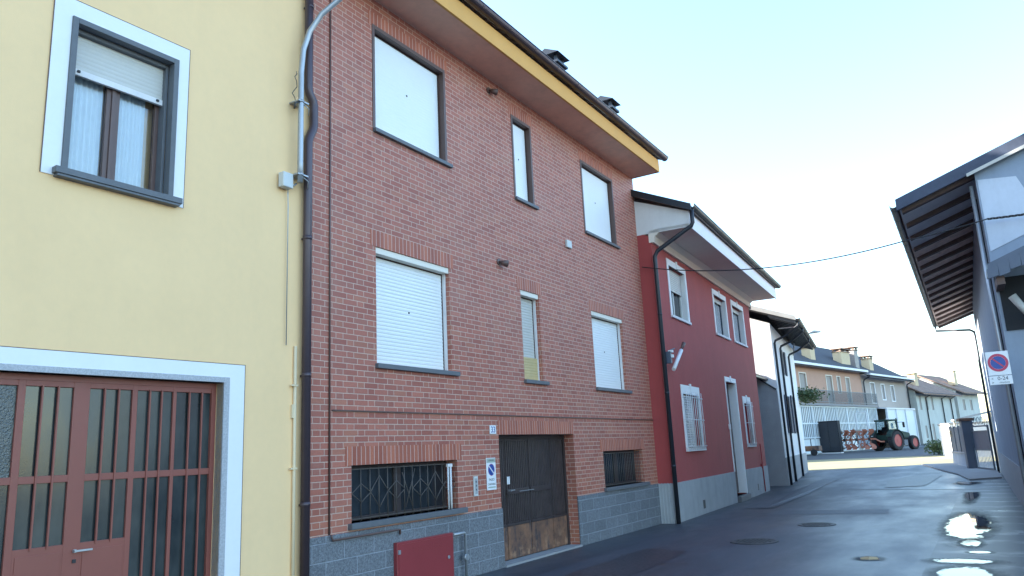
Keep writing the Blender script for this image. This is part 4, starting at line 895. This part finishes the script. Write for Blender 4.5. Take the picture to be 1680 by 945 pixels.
# ------------------------------------------------------------------ right hand side, far: white wall, fence, gate, plants
def walls(name, p, q, h, th, mat, label, cat, cap=None, capmat='concrete'):
    d = Vector((q[0]-p[0], q[1]-p[1])); a = math.atan2(-d.x, d.y); e = empty(name, (p[0], p[1], gz(p[1])-.02), a, label, cat)
    MB().box(0, th, 0, d.length, 0, h).build('wall', mat, e)
    if cap: MB().box(-.06, th+.06, -.05, d.length+.05, h, h+cap).build('coping', capmat, e, bevel=.01)
    return e, d.length
walls('boundary_wall', (4.28, 49.4), (3.66, 54.0), 1.85, .3, 'plaster', 'white boundary wall in full sun at the side lane', 'wall', .08)
walls('lane_wall', (4.36, 49.4), (7.5, 50.2), 1.85, .3, 'plaster', 'white wall running back along the side lane', 'wall', .06)
fe, fl = walls('garden_fence', (5.54, 37.4), (4.67, 41.9), .62, .2, 'barn', 'blue grey sheet fence on a low wall, right of the sunlit white wall', 'fence', .06)
MB().box(.06, .10, .05, fl-.05, .68, 1.75).build('sheet_panel', 'sheet', fe)
mb = MB()
for k in range(5): y = .05+(fl-.1)*k/4; mb.box(.03, .13, y-.03, y+.03, .68, 1.8)
mb.build('post', 'rail', fe)
pr = empty('gate_pillar', (5.54, 37.2, gz(37)), .2, 'square gate pillar with a flat cap between fence and gate', 'pillar')
MB().box(-.18, .22, -.2, .2, 0, 1.95).build('shaft', 'sheet', pr); MB().box(-.26, .30, -.28, .28, 1.95, 2.07).build('cap', 'rust', pr, bevel=.01)
gp, gq = (5.72, 37.0), (6.32, 34.9); dd = Vector((gq[0]-gp[0], gq[1]-gp[1])); ga = math.atan2(-dd.x, dd.y)
ge = empty('garden_gate', (gp[0], gp[1], gz(36)), ga, 'dark metal garden gate with scrolled top next to the right hand house', 'gate')
Lg = dd.length
ring_ = MB(); ring(ring_, -.03, .03, 0, Lg, .06, 1.75, .06, .06, .06); ring_.box(-.03, .03, .06, Lg-.06, .78, .84); ring_.box(-.03, .03, .06, Lg-.06, 1.5, 1.55); ring_.build('frame', 'rail', ge)
MB().box(-.01, .01, .06, Lg-.06, .84, 1.5).build('panel', 'sheet', ge)
mb = MB()
for k in range(12): y = .1+(Lg-.2)*k/11; mb.box(-.012, .012, y-.012, y+.012, .1, .8)
mb.build('bars', 'pale', ge)
mb = MB()
for k in range(5):
    yc = .2+(Lg-.4)*k/4; mb.tube([(0, yc+.16*cos(t*.6), 1.82+.14*sin(t*.6)+(.12 if k in (1, 2, 3) else 0)) for t in range(11)], .012, 5)
mb.build('scrolls', 'rail', ge)
e = empty('garden_canopy', (5.7, 43.0, gz(43)), .1, 'pale slanting canopy in sunlight behind the garden fence', 'canopy')
MB().hexa([(-.8, -.6, 1.98), (1.0, -.6, 2.32), (1.0, 1.5, 2.32), (-.8, 1.5, 1.98), (-.8, -.6, 2.06), (1.0, -.6, 2.42), (1.0, 1.5, 2.42), (-.8, 1.5, 2.06)]).build('roof', 'canvas', e)
for x in (-.7, .9):
    for y in (-.5, 1.4): MB().tube([(x, y, 0), (x, y, 2.0+.18*(x+.7))], .03, 6).build('post', 'tin', e)
e = empty('yucca_plant', (4.95, 41.6, gz(41)), 0, 'pale spiky leaved plant behind the garden fence', 'plant')
MB().tube([(0, 0, 0), (.02, .03, .8), (0, 0, 1.5)], [.08, .06, .05], 8).build('trunk', 'rust', e)
rnd = random.Random(9); lf_ = MB()
for k in range(70):
    a_ = rnd.uniform(0, 6.28); el = rnd.uniform(-.6, 1.4); Lk = rnd.uniform(.35, .65); w2 = .022
    d1 = Vector((cos(a_)*cos(el), sin(a_)*cos(el), sin(el))); sd_ = Vector((-sin(a_), cos(a_), 0))*w2; b0 = Vector((0, 0, 1.5+rnd.uniform(-.2, .1))); m_ = b0+d1*Lk*.55; t_ = b0+d1*Lk+Vector((0, 0, -.12*rnd.random()))
    lf_.poly([b0-sd_*.6, b0+sd_*.6, m_+sd_, m_-sd_]); lf_.poly([m_-sd_, m_+sd_, t_])
lf_.build('leaves', 'frond', e)
def bush(name, x, y, r, h, seed, label, n=900, mat='leaf'):
    rnd = random.Random(seed); e = empty(name, (x, y, gz(min(y, 120))), 0, label, 'tree')
    MB().tube([(0, 0, 0), (.05*r, 0, h*.3), (0, .05*r, h*.6)], [.07*r+.03, .05*r+.02, .02], 7).build('trunk', 'bluebeam', e)
    cl = [(rnd.uniform(-.6, .6)*r, rnd.uniform(-.6, .6)*r, h*rnd.uniform(.4, .85), rnd.uniform(.3, .55)*r) for _ in range(9)]; mb = MB()
    for _ in range(n):
        c = rnd.choice(cl); v = Vector((rnd.gauss(0, 1), rnd.gauss(0, 1), rnd.gauss(0, .8))).normalized()*c[3]*rnd.uniform(.6, 1.05); p = Vector(c[:3])+v; s3 = rnd.uniform(.05, .12)*r
        a1 = Vector((rnd.gauss(0, 1), rnd.gauss(0, 1), rnd.gauss(0, 1))).normalized()*s3; b1 = a1.cross(Vector((rnd.gauss(0, 1), rnd.gauss(0, 1), rnd.gauss(0, 1)))).normalized()*s3*.6
        mb.poly([p-a1, p+b1, p+a1, p-b1])
    mb.build('crown', mat, e)
bush('round_tree', 8.2, 92, 2.0, 3.6, 2, 'dark round tree far behind the garden canopy')
rnd = random.Random(21); iv = MB()
for _ in range(700):
    v = Vector((rnd.gauss(0, .34), rnd.gauss(0, .3), rnd.gauss(0, .17))); p = Vector((-1.0, 39.75, 3.75))+v; a1 = Vector((rnd.gauss(0, 1), rnd.gauss(0, 1), rnd.gauss(0, 1))).normalized()*.07; b1 = a1.cross(Vector((rnd.gauss(0, 1), rnd.gauss(0, 1), 1))).normalized()*.05
    iv.poly([p-a1, p+b1, p+a1, p-b1])
tag(iv.build('wall_ivy', 'leaf'), 'dark clump of ivy on the far corner of the white house', 'plant')
bush('hedge_shrub', 3.35, 55.6, .7, .75, 5, 'green shrub at the left foot of the sunlit white wall', 1500)

# ------------------------------------------------------------------ right hand barn
BA = .0226
A = empty('rafter_barn', (6.93, 16.0, 0), BA, 'old farm building with a wide rafter eave and pale plastered gable on the right', 'barn')
AL = 19.0; WX = 9.0
wl = MB()
# street wall faces -x: build as solid outline with two end gables and ridge
ze, zr = 6.40, 9.55
wl.poly([(0, 0, 0), (0, AL, 0), (0, AL, ze), (0, 0, ze)]); wl.poly([(WX*2, 0, 0), (WX*2, AL, 0), (WX*2, AL, ze), (WX*2, 0, ze)])
for y in (0, AL): wl.poly([(0, y, 0), (WX*2, y, 0), (WX*2, y, ze), (WX, y, zr), (0, y, ze)])
wl.build('wall', 'barn', A)
MB().box(-.015, .0, .02, AL-.02, 0, .9).build('plinth', 'plinth', A)
# pale plaster patch on gable
MB().prism([(.03, 4.80), (.95, 5.17), (.62, 6.10), (.03, 6.16)], -.012, -.001).build('plaster_patch', 'patchp', A)
# roof: plane from eave x=-1.33,z=5.95 up with slope .35
sl = .35; ex = -1.33; ez = 5.93
def zq(x): return ez+(x-ex)*sl
MB().prism([(ex, zq(ex)), (WX, zq(WX)), (WX, zq(WX)+.14), (ex, zq(ex)+.10)], -.05, AL+.9).prism([(WX, zq(WX)), (2*WX+.6, zq(ex)), (2*WX+.6, zq(ex)+.1), (WX, zq(WX)+.14)], -.05, AL+.9).build('roof', 'tileb', A)
MB().prism([(ex-.02, zq(ex)-.10), (WX, zq(WX)-.10), (WX, zq(WX)+.16), (ex-.02, zq(ex)+.12)], -.11, -.051).build('verge_board', 'bluebeam', A)
MB().prism([(ex+1.2, zq(ex+1.2)-.13), (WX, zq(WX)-.13), (WX, zq(WX)-.07), (ex+1.2, zq(ex+1.2)-.07)], -.14, -.111).build('verge_trim', 'tin', A)
n = 16
for k in range(n+1):
    y = .15+(AL+.5)*k/n
    MB().prism([(ex+.06, zq(ex)-.10), (.25, zq(.25)-.13), (.25, zq(.25)-.035), (ex+.06, zq(ex+.06)-.035)], y, y+.16).build('rafter', 'rafter', A)
MB().prism([(ex+.02, zq(ex)-.032), (.2, zq(.2)-.032), (.2, zq(.2)-.001), (ex+.02, zq(ex)-.001)], 3.9, AL+.85).build('underside', 'plank', A)
MB().prism([(ex+.02, zq(ex)-.032), (.2, zq(.2)-.032), (.2, zq(.2)-.001), (ex+.02, zq(ex)-.001)], -.04, 3.89).build('underside', 'pale', A)
gt = MB(); gutter(gt, ex-.07, -.05, AL+.9, zq(ex)+.05, .075); gt.build('gutter', 'darkgut', A)
MB().tube([(ex-.05, AL+.6, 5.9), (ex-.05, AL+.6, 5.72), (-.2, AL+.55, 5.62), (-.07, AL+.3, 5.5), (-.07, AL+.2, 5.3), (-.07, AL+.2, 0)], .045, 8).build('downpipe', 'darkgut', A)
MB().tube([(-.08, .14, 6.1), (-.08, .14, 0)], .035, 8).build('downpipe', 'steel', A)
for y in (.35, .6): MB().tube([(-.03, y, 5.9), (-.03, y, 0)], .016, 6).build('wall_conduit', 'cable' if y < .5 else 'pale', A)
# lean-to canopy on the gable
cn = MB().prism([(-.10, 4.30), (3.0, 5.50), (3.0, 5.64), (-.10, 4.42)], -.9, -.012); cn = cn.build('canopy_roof', 'sheet', A)
mb = MB(); rnd = random.Random(3); x = -.12
while x < 2.8:
    zz = 4.30+(x+.10)*.387; h_ = rnd.uniform(.10, .24); mb.prism([(x, zz-h_), (x+.16, zz-h_+.04), (x+.17, zz+.07), (x, zz+.03)], -.93, -.90); x += .17
mb.build('tile_edge', 'sheet', cn)
MB().box(.05, 2.6, -.02, -.002, 3.35, 4.30).build('loft_opening', 'dark', A)
MB().tube([(.2, -.4, 3.9), (.35, -.4, 3.62), (.8, -.4, 3.55), (1.4, -.4, 3.62)], .07, 8).build('flue_pipe', 'tin', A)
MB().box(.0, .12, -.8, -.01, 4.06, 4.2).build('bracket', 'rafter', A); MB().box(1.0, 1.12, -.8, -.01, 4.3, 4.45).build('bracket', 'rafter', A)
e = empty('parking_sign', (6.755, 15.3, 2.74), R(2), 'no parking sign with a 0-24 plate at the corner of the right hand barn', 'sign')
MB().box(-.165, .165, 0, .012, -.19, .21).build('plate', 'signw', e, bevel=.004)
MB().disc((0, 0.0, .02), .15, 'y', .002, 36, .11).build('red_ring', 'red', e)
MB().disc((0, 0.0, .02), .108, 'y', .0015, 36).build('blue_disc', 'blue', e)
MB().poly([(-.084, -.0035, .088), (-.068, -.0035, .104), (.084, -.0035, -.048), (.068, -.0035, -.064)]).build('bar', 'red', e)
MB().box(-.165, .165, 0, .012, -.345, -.20).build('supplement_plate', 'signw', e, bevel=.003)
text('lettering', '0-24', .085, 'black', e, (.03, -.0015, -.245), 'y', .0008)
text('lettering', 'rimozione', .036, 'black', e, (.045, -.0015, -.31), 'y', .0006)
text('arrow', '<', .06, 'black', e, (-.12, -.0015, -.245), 'y', .0006); text('arrow', '>', .06, 'black', e, (-.12, -.0015, -.31), 'y', .0006)
MB().tube([(.0, .03, -.36), (.0, .03, .22)], .02, 8).box(-.02, .17, .02, .04, -.28, -.25).box(-.02, .17, .02, .04, .12, .15).build('bracket', 'steel', e)
# overhead cable from the corner of the brick house to the barn gable
def sagline(p, q, sag, n=30): p, q = Vector(p), Vector(q); return [p.lerp(q, i/n)-Vector((0, 0, sag*4*(i/n)*(1-i/n))) for i in range(n+1)]
mb = MB().tube(sagline((.10, 16.55, 5.78), (5.62, 15.95, 5.24), .28), .012, 6)
mb.tube(sagline((5.62, 15.95, 5.24), (7.0, 15.8, 5.36), .02, 10), .012, 6)
for ph in (0, 2.1, 4.2):
    mb.tube([(7.0+1.6*i/60, 15.82+.012*cos(i*.6+ph), 5.36+.0*i-.03*sin(pi*i/60)+.014*sin(i*.6+ph)) for i in range(61)], .009, 5)
tag(mb.build('overhead_cable', 'cable'), 'thin black cable spanning the street from the red house to the barn gable', 'cable')
